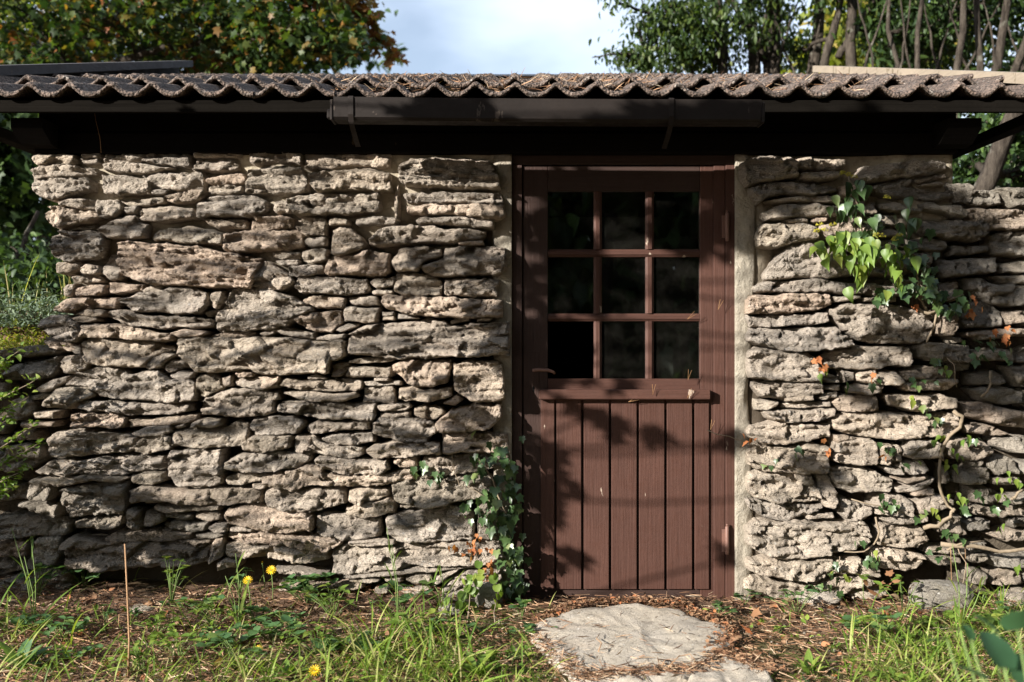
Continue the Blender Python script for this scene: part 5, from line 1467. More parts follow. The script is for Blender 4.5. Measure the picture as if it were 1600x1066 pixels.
# litter and crumbs of soil lapping over the rim of the doorstep
rim = [(838, 972), (890, 952), (930, 945), (1000, 942), (1060, 946), (1092, 964), (1138, 980), (1142, 998), (1120, 1012), (1128, 1030), (1175, 1028), (1205, 1050), (1128, 1030), (1080, 1050), (905, 1062), (880, 1030), (850, 1005), (838, 972)]
RP = []
for a, b_ in zip(rim[:-1], rim[1:]):
    for _ in range(int(10 + math.dist(a, b_) * 3.2)):
        f_ = rng.random(); q = G(a[0] + (b_[0] - a[0]) * f_, a[1] + (b_[1] - a[1]) * f_, 0.024); RP.append((q.x + rng.normal() * 0.022, q.y + rng.normal() * 0.028, 0.034 + rng.random() * 0.012))
RP = np.array(RP); n = len(RP)
tag(scatter('leaf_litter', T_OVATE, RP[: n // 2], rng.uniform(0, 6.28, n // 2), rng.normal(0, 0.35, n // 2), rng.normal(0, 0.6, n // 2), rng.uniform(0.010, 0.028, n // 2), M_LITTER), kind='stuff')
tag(scatter('pine_needles', (V0, F0), RP[n // 2:], rng.uniform(0, 6.28, n - n // 2), rng.normal(0, 0.15, n - n // 2), rng.uniform(0, 6, n - n // 2), 0.05 * rng.uniform(0.5, 1.2, n - n // 2), M_NEEDLE), kind='stuff')
n = 1500; x, y = yardpts(n, y1=-0.1)
import bmesh
bm = bmesh.new(); bmesh.ops.create_icosphere(bm, subdivisions=1, radius=1); V0 = np.array([v.co[:] for v in bm.verts]); F0 = np.array([[v.index for v in f.verts] for f in bm.faces]); bm.free()
tag(scatter('gravel', (V0, F0), np.stack([x, y, zg(x, y) + 0.003], 1), rng.uniform(0, 6, n), rng.uniform(0, 6, n), rng.uniform(0, 6, n), rng.uniform(0.003, 0.009, n) , M_GREY), kind='stuff')

# grass: tufts where the photo has them
tufts = []
def tuft(px, py, sx, sy, n, h, lean=0.5):
    for _ in range(n):
        q = G(px + rng.normal() * sx, min(1140, max(935, py + rng.normal() * sy)))
        tufts.append((q.x, q.y, h * rng.uniform(0.25, 1.15), rng.uniform(0, 6.28), rng.uniform(0.1, 2.0) * lean))
tuft(600, 1045, 40, 26, 200, 0.19); tuft(690, 1050, 35, 26, 190, 0.18); tuft(560, 1085, 80, 25, 120, 0.13); tuft(760, 1050, 30, 25, 60, 0.13); tuft(800, 1090, 35, 20, 120, 0.14)
tuft(20, 1000, 35, 22, 50, 0.22); tuft(60, 1060, 90, 25, 180, 0.14); tuft(300, 1060, 90, 20, 150, 0.13); tuft(430, 1060, 60, 20, 140, 0.13); tuft(240, 1045, 60, 22, 60, 0.10)
tuft(1400, 1030, 50, 30, 360, 0.15); tuft(1480, 1030, 50, 35, 250, 0.15); tuft(1560, 1020, 45, 40, 250, 0.16); tuft(1440, 1085, 90, 18, 260, 0.13); tuft(1560, 975, 40, 18, 90, 0.12); tuft(1300, 1095, 60, 12, 60, 0.08); tuft(835, 1040, 14, 30, 36, 0.13)
tuft(400, 1000, 140, 30, 120, 0.12); tuft(150, 975, 120, 18, 60, 0.12); tuft(520, 960, 120, 12, 40, 0.10); tuft(350, 955, 60, 8, 40, 0.14); tuft(1560, 955, 30, 10, 50, 0.12); tuft(640, 990, 60, 16, 70, 0.16); tuft(740, 985, 60, 14, 22, 0.12); tuft(1300, 985, 120, 20, 26, 0.07); tuft(310, 1000, 12, 10, 20, 0.16); tuft(1010, 1085, 8, 6, 10, 0.06)
A_ = np.array(tufts); n = len(A_); z = zg(A_[:, 0], A_[:, 1])
g_ = strip_leaf(6, 0.020, 0.55)
tag(scatter('grass', g_, np.stack([A_[:, 0], A_[:, 1], z], 1), A_[:, 3], np.pi / 2 - A_[:, 4], rng.normal(0, 0.4, n), A_[:, 2], M_GRASS), kind='stuff')
# short moss and seedlings in between
n = 2600; x, y = yardpts(n, y1=-0.22); m_ = fbm(x * 1.6, y * 1.6, 0, 222, 2) + 0.25 * (x < 0.1) + 0.35 * (x > 1.9) - 0.2 * ((x > 0.9) & (x < 1.9)); keep = (m_ > 0.12) & ~onslab(x, y); x = x[keep]; y = y[keep]; n = len(x)
tag(scatter('ground_cover', T_OVATE, np.stack([x, y, zg(x, y) + rng.uniform(0.0, 0.04, n)], 1), rng.uniform(0, 6.28, n), rng.normal(0.3, 0.4, n), rng.normal(0, 0.4, n), rng.uniform(0.012, 0.034, n), M_GRASS, rnd=rng.random(n) * 0.7), kind='stuff')

# tall single grass stems with seed heads
def stem_grass(label, px, py, tops, blades):
    b_ = G(px, py); t = empty('tall_grass', b_); tag(t, label, 'grass', kind='thing')
    d = b_.y + D0
    for tx, ty in tops:
        p1 = Vector(at(tx, ty, d)); mid = (b_ + p1) / 2 + Vector((0.012, 0, 0.01))
        q = MB(); q.tube([b_, mid, p1], [0.0028, 0.0022, 0.0012], 5); q.build('stem', M_GSTALK, t)
        me = tmesh('blade', strip_leaf(6, 0.035, 0.35), M_IVYY)
        for f_ in (0.45, 0.75):
            place('blade', me, t, b_.lerp(p1, f_), rng.uniform(0, 6.28), 1.1, 0, 0.11)
    me = tmesh('blade', strip_leaf(7, 0.026, 0.45), M_IVYY)
    for k_ in range(blades): place('blade', me, t, b_, rng.uniform(0, 6.28), rng.uniform(0.7, 1.35), 0, rng.uniform(0.14, 0.26))
stem_grass('tall bright grass stems in front of the stones at the far left edge', 55, 985, [(18, 825), (48, 838), (38, 870)], 9)
stem_grass('tall single grass stem in front of the wall below the left ivy', 622, 985, [(604, 825), (612, 850)], 5)
stem_grass('thin grass stems right of the tall single stem', 690, 960, [(688, 885), (672, 900)], 4)
stem_grass('upright pale grass beside the yellow dandelions', 372, 985, [(368, 865), (352, 900)], 7)
stem_grass('thin dry-tipped grass stems before the right wall', 1500, 990, [(1488, 850), (1512, 880), (1540, 900)], 5)

# dry stalks
def stalk(label, pts, r_, mat=M_STALK):
    q = MB(); q.tube(pts, np.linspace(r_, r_ * 0.6, len(pts)), 5)
    return tag(q.build('dry_stalk', mat, None, pts[0]), label, 'stalk', kind='thing')
b_ = G(200, 1062); d_ = b_.y + D0
stalk('tall thin bare brown stalk standing at the lower left', [b_, Vector(at(202, 1000, d_)), Vector(at(199, 930, d_)), Vector(at(195, 850, d_))], 0.0042)
b_ = G(1485, 935)
stalk('bent dry grass stem leaning on the right wall above the boulder', [G(1490, 930), W(1487, 905, -0.1), W(1485, 850, -0.08), W(1508, 850, -0.08), W(1509, 905, -0.08)], 0.0022)
stalk('short upright dry stem beside the left dry stalk', [G(190, 1040), W(185, 985, -0.55), W(186, 960, -0.55)], 0.0025)
stalk('fallen pale twig lying on the ground in the lower left', [G(85, 990, .02), G(130, 1000, .03), G(170, 1008, .02)], 0.003)
stalk('curled dark twig lying in the middle of the doorstep', [G(935, 1018, .05), G(940, 1005, .06), G(932, 998, .055), G(937, 990, .055)], 0.0022, M_STALK)
stalk('long curved dark twig at the front of the doorstep', [G(1045, 1042, .05), G(1060, 1026, .06), G(1078, 1022, .06), G(1086, 1032, .055), G(1082, 1042, .05)], 0.002, M_STALK)

# ------------------------------------------------------------------ small plants
ML = {k_: tmesh('leaf', t_, m_) for k_, t_, m_ in (('ivy', T_IVY, M_IVY), ('point', T_POINT, M_IVY), ('pointy', T_POINT, M_IVYY), ('round', T_ROUND, M_IVYY), ('weed', T_ROUND, M_WEED), ('ovate', T_OVATE, M_WEED),
                                                    ('ovatey', T_OVATE, M_IVYY), ('strap', T_STRAP, M_WEED), ('strapy', T_STRAP, M_IVYY), ('dead', T_IVY, M_DEAD), ('red', T_IVY, M_RED), ('maple', T_MAPLE, M_DEAD), ('near', T_ROUND, M_NEAR))}
ML['petal'] = tmesh('petal', T_PETAL, M_PETAL)
def sprig(name, label, cat, px, py, h, spread, kind, size, n, seed, group=None, lean=0.0, z=None):
    """a little plant: several stalks from one root, leaves in threes at their tips"""
    rs = random.Random(seed); b_ = G(px, py)
    b_.z = float(zg(b_.x, b_.y)); t = empty(name, b_); tag(t, label, cat, group, kind='thing')
    st = MB()
    for i in range(n):
        a = rs.uniform(0, 6.28); rad = spread * rs.random() ** 0.6; hh = h * rs.uniform(0.5, 1.1)
        tip = b_ + Vector((math.cos(a) * rad + lean * hh, math.sin(a) * rad * 0.6, hh))
        st.tube([b_, b_.lerp(tip, 0.55) + Vector((0, 0, hh * 0.15)), tip], [0.0018, 0.0014, 0.001], 4)
        for k_ in range(3):
            place('leaf', ML[kind], t, tip, a + (k_ - 1) * 1.5 + rs.uniform(-.2, .2), rs.uniform(-0.1, 0.7), rs.uniform(-.3, .3), size * rs.uniform(0.75, 1.2))
    st.build('stems', M_GSTALK, t)
    return t
sprig('strawberry_plant', 'large clover-like clump of blue-green leaves right of the dandelion', 'weed', 478, 955, 0.13, 0.15, 'weed', 0.042, 22, 1)
sprig('strawberry_plant', 'low blue-green leafy clump below the pair of dandelions', 'weed', 425, 1008, 0.08, 0.12, 'weed', 0.036, 18, 2)
sprig('strawberry_plant', 'leafy clump at the foot of the grass below the dandelions', 'weed', 350, 1015, 0.07, 0.14, 'ovate', 0.034, 18, 3)
sprig('rose_seedling', 'upright seedling with small paired leaves under the big dark stone', 'weed', 268, 955, 0.20, 0.06, 'ovatey', 0.028, 14, 4)
sprig('rose_seedling', 'three-leaved seedling left of the bare brown stalk', 'weed', 165, 985, 0.10, 0.02, 'ovate', 0.035, 3, 5)
sprig('rose_seedling', 'tiny three-leaved seedling just right of the bare brown stalk', 'weed', 213, 970, 0.04, 0.02, 'ovate', 0.032, 3, 6)
sprig('violet_plant', 'dark leafy weeds in the shade below the big dark stone', 'weed', 130, 940, 0.10, 0.14, 'weed', 0.036, 14, 7)
sprig('violet_plant', 'dark green weeds against the stones in the far left shade', 'weed', 25, 1000, 0.07, 0.14, 'weed', 0.034, 12, 8)
sprig('violet_plant', 'green clump of small leaves left of the first dandelion', 'weed', 375, 948, 0.12, 0.06, 'ovate', 0.034, 9, 9)
sprig('violet_plant', 'low green weeds against the wall base below the long slab stone', 'weed', 590, 935, 0.05, 0.10, 'weed', 0.030, 10, 10)
sprig('violet_plant', 'bright leafy weed in the middle of the grass below the slab stone', 'weed', 655, 1010, 0.12, 0.12, 'pointy', 0.045, 14, 11)
sprig('violet_plant', 'trailing weed leaves at the lower edge between grass and doorstep', 'weed', 775, 1040, 0.05, 0.14, 'ovatey', 0.04, 10, 12)
sprig('violet_plant', 'weeds at the lower left corner of the door step', 'weed', 815, 970, 0.09, 0.05, 'weed', 0.03, 6, 13)
sprig('ivy_seedling', 'small ivy seedling growing against the threshold of the door', 'ivy', 1053, 952, 0.03, 0.02, 'round', 0.026, 2, 14)
sprig('ivy_seedling', 'ivy seedling sprouting at the foot of the right door jamb', 'ivy', 1123, 966, 0.06, 0.07, 'ivy', 0.034, 6, 15)
sprig('ivy_seedling', 'young ivy against the wall base right of the door', 'ivy', 1163, 948, 0.06, 0.06, 'ivy', 0.036, 5, 16)
sprig('ivy_seedling', 'pair of yellow-green leaves on a stem before the right wall', 'weed', 1350, 950, 0.13, 0.01, 'round', 0.036, 1, 17)
sprig('clover_plant', 'yellow-green clover patch on the bare ground right of the door', 'weed', 1350, 985, 0.035, 0.12, 'round', 0.034, 8, 18)
sprig('clover_plant', 'yellow-green clover below the grey boulder', 'weed', 1470, 985, 0.04, 0.16, 'round', 0.032, 12, 19)
sprig('clover_plant', 'lone tiny green leaflets on the needle-covered ground', 'weed', 1310, 985, 0.02, 0.02, 'round', 0.03, 1, 20)
sprig('clover_plant', 'green weed tuft just right of the boulder', 'weed', 1533, 955, 0.07, 0.05, 'ovatey', 0.026, 9, 21)
sprig('clover_plant', 'dark green clump among grass at the right edge', 'weed', 1585, 985, 0.09, 0.08, 'weed', 0.03, 10, 22)
sprig('clover_plant', 'small sprout on the bare soil below the right of the door', 'weed', 1218, 990, 0.03, 0.03, 'ovatey', 0.024, 3, 23)
sprig('clover_plant', 'thin sprout standing in front of the leafy rosette', 'weed', 1300, 1022, 0.05, 0.03, 'ovatey', 0.02, 4, 24)
sprig('violet_plant', 'dark leafy clump at the foot of the right-hand grass', 'weed', 1430, 1015, 0.05, 0.14, 'ovatey', 0.034, 14, 25)
sprig('violet_plant', 'lime leafy weeds along the bottom edge of the grass in the right', 'weed', 1390, 1062, 0.05, 0.16, 'ovatey', 0.034, 14, 26)
sprig('violet_plant', 'weed leaves at the bottom left beside the strap-leaved rosette', 'weed', 110, 1035, 0.04, 0.12, 'weed', 0.026, 9, 27)

rs_ = random.Random(77)
spots = [(60, 950, 'against the stones at the far left'), (95, 1005, 'left of the bare brown stalk'), (245, 990, 'between the bare stalk and the tall seedling'), (300, 960, 'below the corner of the big dark stone'), (335, 985, 'left of the upright pale grass'), (400, 975, 'under the two dandelions'), (455, 985, 'below the large blue-green clump'), (520, 970, 'right of the large blue-green clump'), (545, 1020, 'at the left edge of the tall grass'), (500, 1030, 'above the bottom dandelion'),
         (630, 965, 'at the foot of the single tall grass stem'), (700, 1000, 'right of the bright leafy weed'), (280, 1030, 'in the lower left among short grass'), (370, 1050, 'low at the bottom left of the middle'), (220, 1055, 'beside the foot of the bare stalk'), (820, 1000, 'at the left side of the doorstep'), (1245, 965, 'under the wall right of the jamb'), (1410, 975, 'below the drift of dry leaves'), (1375, 1010, 'at the left edge of the right-hand grass'), (1550, 1000, 'in the grass under the far right wall')]
for i, (px, py, wh) in enumerate(spots):
    kd = ('weed', 'ovate', 'ovatey', 'weed', 'pointy')[i % 5]
    sprig('wild_herb', ('low round-leaved herb ', 'slender herb with oval leaves ', 'pale green herb ', 'spreading herb ', 'pointed-leaf herb ')[i % 5] + wh, 'weed', px, py, rs_.uniform(0.05, 0.16), rs_.uniform(0.07, 0.14), kd, rs_.uniform(0.028, 0.045), rs_.randint(9, 18), 200 + i)
def rosette(label, px, py, n, size, kind, seed):
    rs = random.Random(seed); b_ = G(px, py); t = empty('leaf_rosette', b_); tag(t, label, 'weed', kind='thing')
    for i in range(n):
        place('leaf', ML[kind], t, b_ + Vector((0, 0, 0.005)), i * 2.4 + rs.uniform(-.3, .3), 0.35 + 0.9 * (i / n), rs.uniform(-.2, .2), size * rs.uniform(0.7, 1.1))
rosette('bright green strap-leaved rosette on bare soil at the lower right', 1262, 1058, 16, 0.10, 'strapy', 1)
rosette('silvery small rosette at the bottom edge beside the bright rosette', 1262, 1082, 9, 0.06, 'strap', 2)
rosette('broad strap-leaved rosette in the lower left corner', 30, 1048, 14, 0.13, 'strap', 3)
rosette('green rosette half hidden in grass at the lower middle', 745, 1060, 12, 0.11, 'strapy', 4)
rosette('yellow-leaved dying rosette at the bottom of the left grass', 450, 1060, 9, 0.10, 'strapy', 5)

def dandelion(label, px, py, fx, fy, r_, closed=False):
    b_ = G(px, py); d = b_.y + D0; top = Vector(at(fx, fy, d)); t = empty('dandelion', b_); tag(t, label, 'flower', kind='thing')
    q = MB(); q.tube([b_, (b_ + top) / 2 + Vector((0.004, 0, 0)), top], 0.0018, 5); q.build('stem', M_GSTALK, t)
    q = MB(); q.tube([top - Vector((0, 0, 0.008)), top - Vector((0, 0, 0.003)), top + Vector((0, 0, 0.002))], [0.002, r_ * .35, r_ * .4], 7); q.build('calyx', M_GSTALK, t)
    for ring, (nn, pit, sc) in enumerate(((14, 0.15, 1.0), (12, 0.6, 0.85), (8, 1.1, 0.6))):
        for k_ in range(nn):
            m_ = Matrix.Rotation(R(-38), 4, 'X')
            o = place('petal', ML['petal'], t, top, k_ * 6.283 / nn + ring, pit + (0.9 if closed else 0), 0, r_ * sc)
            o.matrix_local = Matrix.Translation(o.location) @ Matrix.Rotation(R(48), 4, 'X') @ o.rotation_euler.to_matrix().to_4x4() @ Matrix.Scale(r_ * sc, 4)
dandelion('open yellow dandelion on a tall stem before the wall', 426, 950, 424, 891, 0.024)
dandelion('yellow dandelion bloom close left of the tall open one', 392, 965, 387, 907, 0.022)
dandelion('small half-closed yellow bloom above the leafy clump', 414, 940, 410, 880, 0.010, True)
dandelion('low yellow dandelion in the grass at the bottom edge', 492, 1068, 492, 1048, 0.022)
dandelion('small yellow bloom low in the weeds at the bottom left', 404, 1035, 404, 1014, 0.016)

# dead leaves lying about: each one a thing
dl = [(1175, 958), (1230, 960), (1195, 975), (1010, 955), (890, 972), (1340, 945), (1365, 930), (1385, 925), (1405, 935), (1392, 950), (1412, 955), (1378, 958), (1430, 945), (1455, 985), (115, 950), (125, 938), (160, 1040), (190, 1030), (345, 1035), (555, 1000), (560, 968), (500, 1058), (480, 1075), (130, 985), (100, 975), (235, 950), (1170, 990), (1215, 945), (1400, 912), (1370, 915), (1350, 912), (1388, 900), (1420, 925)]
LM = [(1140, 945, 'the foot of the right jamb'), (1282, 962, 'the rough half-buried rock'), (1476, 930, 'the rounded grey boulder'), (1395, 905, 'the dark hollow under the right wall'), (980, 942, 'the threshold'), (200, 1050, 'the bare brown stalk'), (115, 985, 'the stones in the lower left'), (345, 1010, 'the low leafy clump'), (560, 985, 'the tall grass'), (492, 1066, 'the bottom dandelion'), (1210, 990, 'the small sprout on bare soil'), (1262, 1050, 'the bright rosette'), (245, 920, 'the big dark stone'), (1350, 975, 'the clover patch'), (1440, 985, 'the clover below the boulder')]
for i, (px, py) in enumerate(dl):
    up_ = 1340 < px < 1440 and py < 945
    p = Vector(W(px, py, -0.12)) if up_ else G(px, py, 0.02)
    kinds_ = ('maple', 'dead', 'red')[(i * 7) % 3 if not up_ else i % 2]
    o = place('fallen_leaf', ML[kinds_], None, p, rng.uniform(0, 6.28), rng.normal(0.2, 0.4) + (0.6 if up_ else 0), rng.normal(0, 0.5), rng.uniform(0.035, 0.065))
    lm = min(LM, key=lambda q_: (q_[0] - px) ** 2 + (q_[1] - py) ** 2)
    dx_, dy_ = px - lm[0], py - lm[1]
    side = ('right of' if dx_ > 0 else 'left of') if abs(dx_) > abs(dy_) * 1.3 else ('in front of' if dy_ > 0 else 'behind')
    look = {'maple': 'lobed dry brown leaf', 'dead': 'small curled brown leaf', 'red': 'rusty red dry leaf'}[kinds_]
    if up_: nup_ = globals().get('nup_', -1) + 1; look = ('broad', 'tattered', 'upright', 'tightly curled', 'pale', 'low-lying', 'dark', 'uppermost', 'outer', 'inner', 'folded', 'split', 'flattened')[nup_ % 13] + ' ' + look
    tag(o, look + ' ' + side + ' ' + lm[2], 'leaf', 'dry leaves drifted by the boulder' if up_ else 'dry leaves scattered on the ground', kind='thing')
# pine needle pairs caught on the door
for i, (px, py, a) in enumerate(((1122, 484, 70), (1074, 499, 40), (1075, 594, 80), (1020, 617, 85), (1074, 622, 60), (982, 628, 20), (1110, 672, 75))):
    q = MB(); p = Vector(W(px, py, -0.035 if 600 < py < 625 else -0.01)); L_ = 0.05
    for da in (-9, 9):
        an = R(a + da); q.tube([p, p + Vector((math.cos(an) * L_, -0.006, math.sin(an) * L_))], 0.0009, 4)
    tag(q.build('needle_pair', M_NEEDLEO, None, p), 'dry pine needle pair caught ' + ('on the right stile above the middle glazing bar', 'below the right end of the lower glazing bar', 'at the lower right corner of the window', 'near the middle of the drip rail', 'on the right end of the drip rail', 'under the middle of the drip rail', 'at the edge of the right jamb beside the red leaf')[i], 'pine needles', 'pine needle pairs on the door', kind='thing')

# ------------------------------------------------------------------ climbers
def climber(name, label, cat, stems, leaves, base):
    t = empty(name, base); tag(t, label, cat, kind='thing')
    for pts, r_ in stems:
        q = MB(); P = []
        for i in range(len(pts) - 1):
            a, b_ = Vector(pts[i]), Vector(pts[i + 1]); P += [a, a.lerp(b_, 0.5) + Vector((rng.normal() * .006, 0, rng.normal() * .006))]
        P.append(Vector(pts[-1])); q.tube(P, np.linspace(r_, r_ * 0.6, len(P)), 7); q.build('stem', M_STEM, t)
    for (px, py, Y, s_, kind, yaw, pit, ro) in leaves:
        place('leaf', ML[kind], t, W(px, py, Y), yaw, pit, ro, s_)
    return t
def hang(px, py, sx, sy, n, kind, s0, s1, Y=-0.09, ys=0.03, face=0.4):
    """leaves that hang off a wall face, tips down, turned to the yard"""
    out = []
    for _ in range(n):
        out.append((px + rng.normal() * sx, py + rng.normal() * sy, Y + rng.normal() * ys, rng.uniform(s0, s1), kind, math.pi + rng.normal() * 0.6, -1.0 + rng.normal() * 0.35 - 0.0, rng.normal() * face))
    return out
L_ = []
for a in ((740, 700, 28, 12, 9), (760, 745, 20, 22, 12), (775, 780, 18, 20, 22), (797, 730, 9, 16, 14), (792, 820, 11, 18, 26), (800, 860, 9, 20, 30), (806, 905, 7, 22, 30), (745, 790, 18, 12, 12), (660, 732, 8, 8, 5), (690, 735, 8, 6, 4), (805, 780, 6, 25, 10)):
    L_ += hang(*a, 'ivy', 0.034, 0.062, Y=-0.07)
climber('ivy_vine', 'dark green ivy climbing the wall at the left edge of the door', 'ivy',
        [([W(806, 935, -0.05), W(800, 860, -0.06), W(790, 800, -0.07), W(770, 750, -0.06), W(740, 705, -0.06)], 0.005), ([W(790, 800, -0.07), W(755, 775, -0.07), W(730, 760, -0.07)], 0.003), ([W(706, 700, -0.05), W(709, 730, -0.055), W(716, 752, -0.05), W(722, 760, -0.05)], 0.0022)], L_, W(806, 938, -0.05))
L_ = []
for a in ((745, 845, 10, 5, 8), (735, 860, 8, 10, 7), (755, 895, 9, 10, 12), (712, 852, 8, 3, 4), (765, 870, 10, 6, 4), (795, 868, 4, 4, 2)): L_ += hang(*a, 'red', 0.020, 0.034, Y=-0.09, face=0.9)
climber('withered_ivy', 'withered rust-red ivy leaves hanging below the left ivy', 'ivy', [([W(760, 915, -0.06), W(748, 880, -0.07), W(735, 850, -0.07)], 0.0015)], L_, W(760, 915, -0.06))
L_ = []
for a in ((735, 915, 8, 10, 10), (750, 890, 8, 8, 6), (720, 935, 12, 5, 6), (735, 960, 14, 6, 8), (775, 930, 5, 18, 12), (785, 960, 5, 12, 6), (770, 985, 7, 6, 5)): L_ += hang(*a, 'round', 0.030, 0.046, Y=-0.24, ys=0.02)
climber('creeper', 'yellow-green round-leaved creeper at the foot of the wall beside the door', 'creeper', [([G(730, 975), W(735, 920, -0.22), W(750, 885, -0.2)], 0.0025), ([G(775, 985), W(778, 930, -0.22), W(782, 905, -0.2)], 0.0025)], L_, G(745, 975))
# flowering ivy on the right
L_ = []
for a in ((1330, 310, 14, 10, 6), (1345, 290, 8, 8, 3), (1350, 345, 24, 12, 10), (1400, 345, 20, 12, 6)): L_ += hang(a[0], a[1], a[2], a[3], int(a[4] * 1.6), 'point', 0.05, 0.08, Y=-0.12)
for a in ((1290, 385, 8, 10, 7), (1325, 395, 14, 14, 12), (1350, 405, 16, 16, 14), (1380, 395, 14, 14, 14), (1395, 415, 10, 16, 8), (1320, 372, 12, 6, 6)): L_ += hang(a[0], a[1], a[2], a[3], int(a[4] * 1.5), 'pointy', 0.045, 0.08, Y=-0.17, ys=0.04)
for a in ((1440, 410, 16, 16, 16), (1430, 445, 22, 14, 18), (1455, 440, 14, 14, 14), (1400, 450, 18, 12, 10), (1380, 455, 10, 8, 5), (1480, 470, 12, 10, 10), (1500, 465, 6, 8, 6), (1420, 380, 18, 10, 8), (1350, 365, 16, 10, 8), (1490, 485, 6, 6, 4)): L_ += hang(*a, 'ivy', 0.035, 0.06, Y=-0.12, ys=0.035)
ivy_r = climber('ivy_vine', 'bushy ivy with yellow flower heads hanging on the right wall', 'ivy',
        [([W(1462, 495, -0.05), W(1440, 470, -0.08), W(1400, 440, -0.1), W(1350, 385, -0.12), W(1300, 360, -0.13)], 0.006), ([W(1440, 470, -0.08), W(1430, 400, -0.1), W(1390, 380, -0.12)], 0.005), ([W(1350, 385, -0.12), W(1345, 330, -0.12), W(1325, 275, -0.12)], 0.004), ([W(1440, 460, -0.08), W(1480, 470, -0.1), W(1505, 460, -0.1)], 0.003)], L_, W(1462, 495, -0.05))
def umbel(px, py, Y, r_):
    c = Vector(W(px, py, Y)); q = MB()
    for _ in range(15):
        v = Vector((rng.normal(), rng.normal(), abs(rng.normal()))).normalized() * r_; p = c + v
        q.tube([c, p], 0.0007, 3)
        e = 0.0035; q.add([p + Vector(o) * e for o in ((1, 0, 0), (-1, 0, 0), (0, 1, 0), (0, -1, 0), (0, 0, 1), (0, 0, -1))], [(0, 2, 4), (2, 1, 4), (1, 3, 4), (3, 0, 4), (2, 0, 5), (1, 2, 5), (3, 1, 5), (0, 3, 5)])
    q.build('flower_head', M_UMBEL, ivy_r)
for a in ((1281, 352), (1276, 363), (1288, 362), (1302, 353), (1370, 369), (1379, 370), (1406, 370), (1326, 275), (1318, 272), (1334, 278), (1398, 376), (1386, 310)): umbel(a[0], a[1], -0.17, 0.016)
# stems that cross the right wall, with sparse ivy
def rw(*p): return [W(x, y, -0.075 - 0.02 * (i % 2)) for i, (x, y) in enumerate(p)]
L_ = []
for px, py, k_ in ((1460, 565, 'ivy'), (1470, 575, 'ivy'), (1450, 590, 'ivy'), (1327, 603, 'ivy'), (1365, 597, 'ivy'), (1450, 640, 'ivy'), (1468, 650, 'ivy'), (1425, 620, 'ivyy'), (1480, 570, 'ivyy'), (1285, 590, 'ivyy'), (1240, 701, 'ivy'), (1207, 715, 'ivy'), (1380, 695, 'ivy'), (1395, 708, 'ivy'), (1480, 700, 'ivyy'), (1488, 712, 'ivyy'),
                   (1505, 690, 'ivyy'), (1520, 685, 'ivy'), (1475, 690, 'ivyy'), (1485, 725, 'ivyy'), (1385, 790, 'ivy'), (1375, 785, 'ivy'), (1395, 795, 'ivy'), (1440, 806, 'ivy'), (1458, 802, 'ivyy'), (1338, 855, 'ivy'), (1362, 868, 'ivy'), (1360, 876, 'ivy'), (1372, 865, 'ivyy'), (1283, 917, 'ivy'), (1300, 900, 'ivy'), (1303, 885, 'ivy'), (1316, 897, 'ivyy'), (1295, 910, 'ivy'),
                   (1510, 770, 'ivyy'), (1530, 775, 'ivy'), (1545, 790, 'ivy'), (1560, 770, 'ivyy'), (1575, 780, 'ivy'), (1560, 820, 'ivyy'), (1568, 750, 'ivyy'), (1590, 755, 'ivyy'), (1585, 745, 'ivyy'), (1490, 778, 'ivyy'), (1505, 800, 'ivy'), (1590, 880, 'ivyy'), (1500, 840, 'ivy'), (1460, 860, 'ivy'), (1480, 830, 'ivy'), (1530, 545, 'ivy'), (1545, 535, 'ivy'), (1560, 540, 'ivy'), (1575, 560, 'ivy'), (1540, 565, 'ivy'), (1520, 530, 'ivy'), (1420, 720, 'ivy'), (1430, 600, 'ivy')):
    for j in range(3):
        kk = 'ivy' if k_ == 'ivy' else 'pointy'
        L_.append((px + rng.normal() * 7, py + rng.normal() * 5, -0.10 + rng.normal() * .02, rng.uniform(0.026, 0.046), kk, math.pi + rng.normal() * 0.8, -0.9 + rng.normal() * 0.4, rng.normal() * 0.5))
for px, py in ((1275, 560), (1283, 578), (1278, 570), (1365, 590), (1285, 695), (1295, 705), (1380, 712), (1500, 480), (1520, 470), (1510, 475), (1530, 485), (1550, 520), (1570, 515), (1560, 525), (1575, 530), (1515, 490), (1420, 478), (1160, 684), (1175, 688)):
    for j in range(2): L_.append((px + rng.normal() * 5, py + rng.normal() * 5, -0.10, rng.uniform(0.022, 0.04), 'red', math.pi + rng.normal(), -0.9 + rng.normal() * .5, rng.normal() * 0.7))
climber('ivy_vine', 'sparse ivy on thick bare pale stems winding over the right wall', 'ivy',
        [(rw((1430, 478), (1450, 490), (1465, 485), (1462, 500), (1455, 520), (1448, 535)), 0.008), (rw((1490, 642), (1504, 650), (1500, 668), (1482, 683), (1470, 710), (1468, 760), (1480, 790), (1490, 800)), 0.010),
         (rw((1442, 825), (1465, 823), (1485, 808), (1492, 795)), 0.012), (rw((1470, 850), (1520, 853), (1560, 862), (1600, 858), (1640, 856)), 0.011), (rw((1368, 808), (1374, 830), (1366, 850), (1350, 862), (1318, 862)), 0.005),
         (rw((1455, 715), (1475, 720), (1470, 700)), 0.006), (rw((1548, 580), (1548, 600), (1532, 620)), 0.007), (rw((1580, 780), (1590, 770), (1600, 765)), 0.008), (rw((1480, 560), (1492, 580), (1495, 605)), 0.003), (rw((1312, 870), (1306, 885), (1300, 900)), 0.003),
         (rw((1330, 780), (1370, 790), (1395, 790)), 0.003), (rw((1105, 672), (1140, 682), (1165, 690)), 0.0025), (rw((1480, 860), (1500, 850), (1540, 845)), 0.006), (rw((1495, 850), (1510, 880), (1500, 930)), 0.003)], L_, W(1480, 900, -0.08))

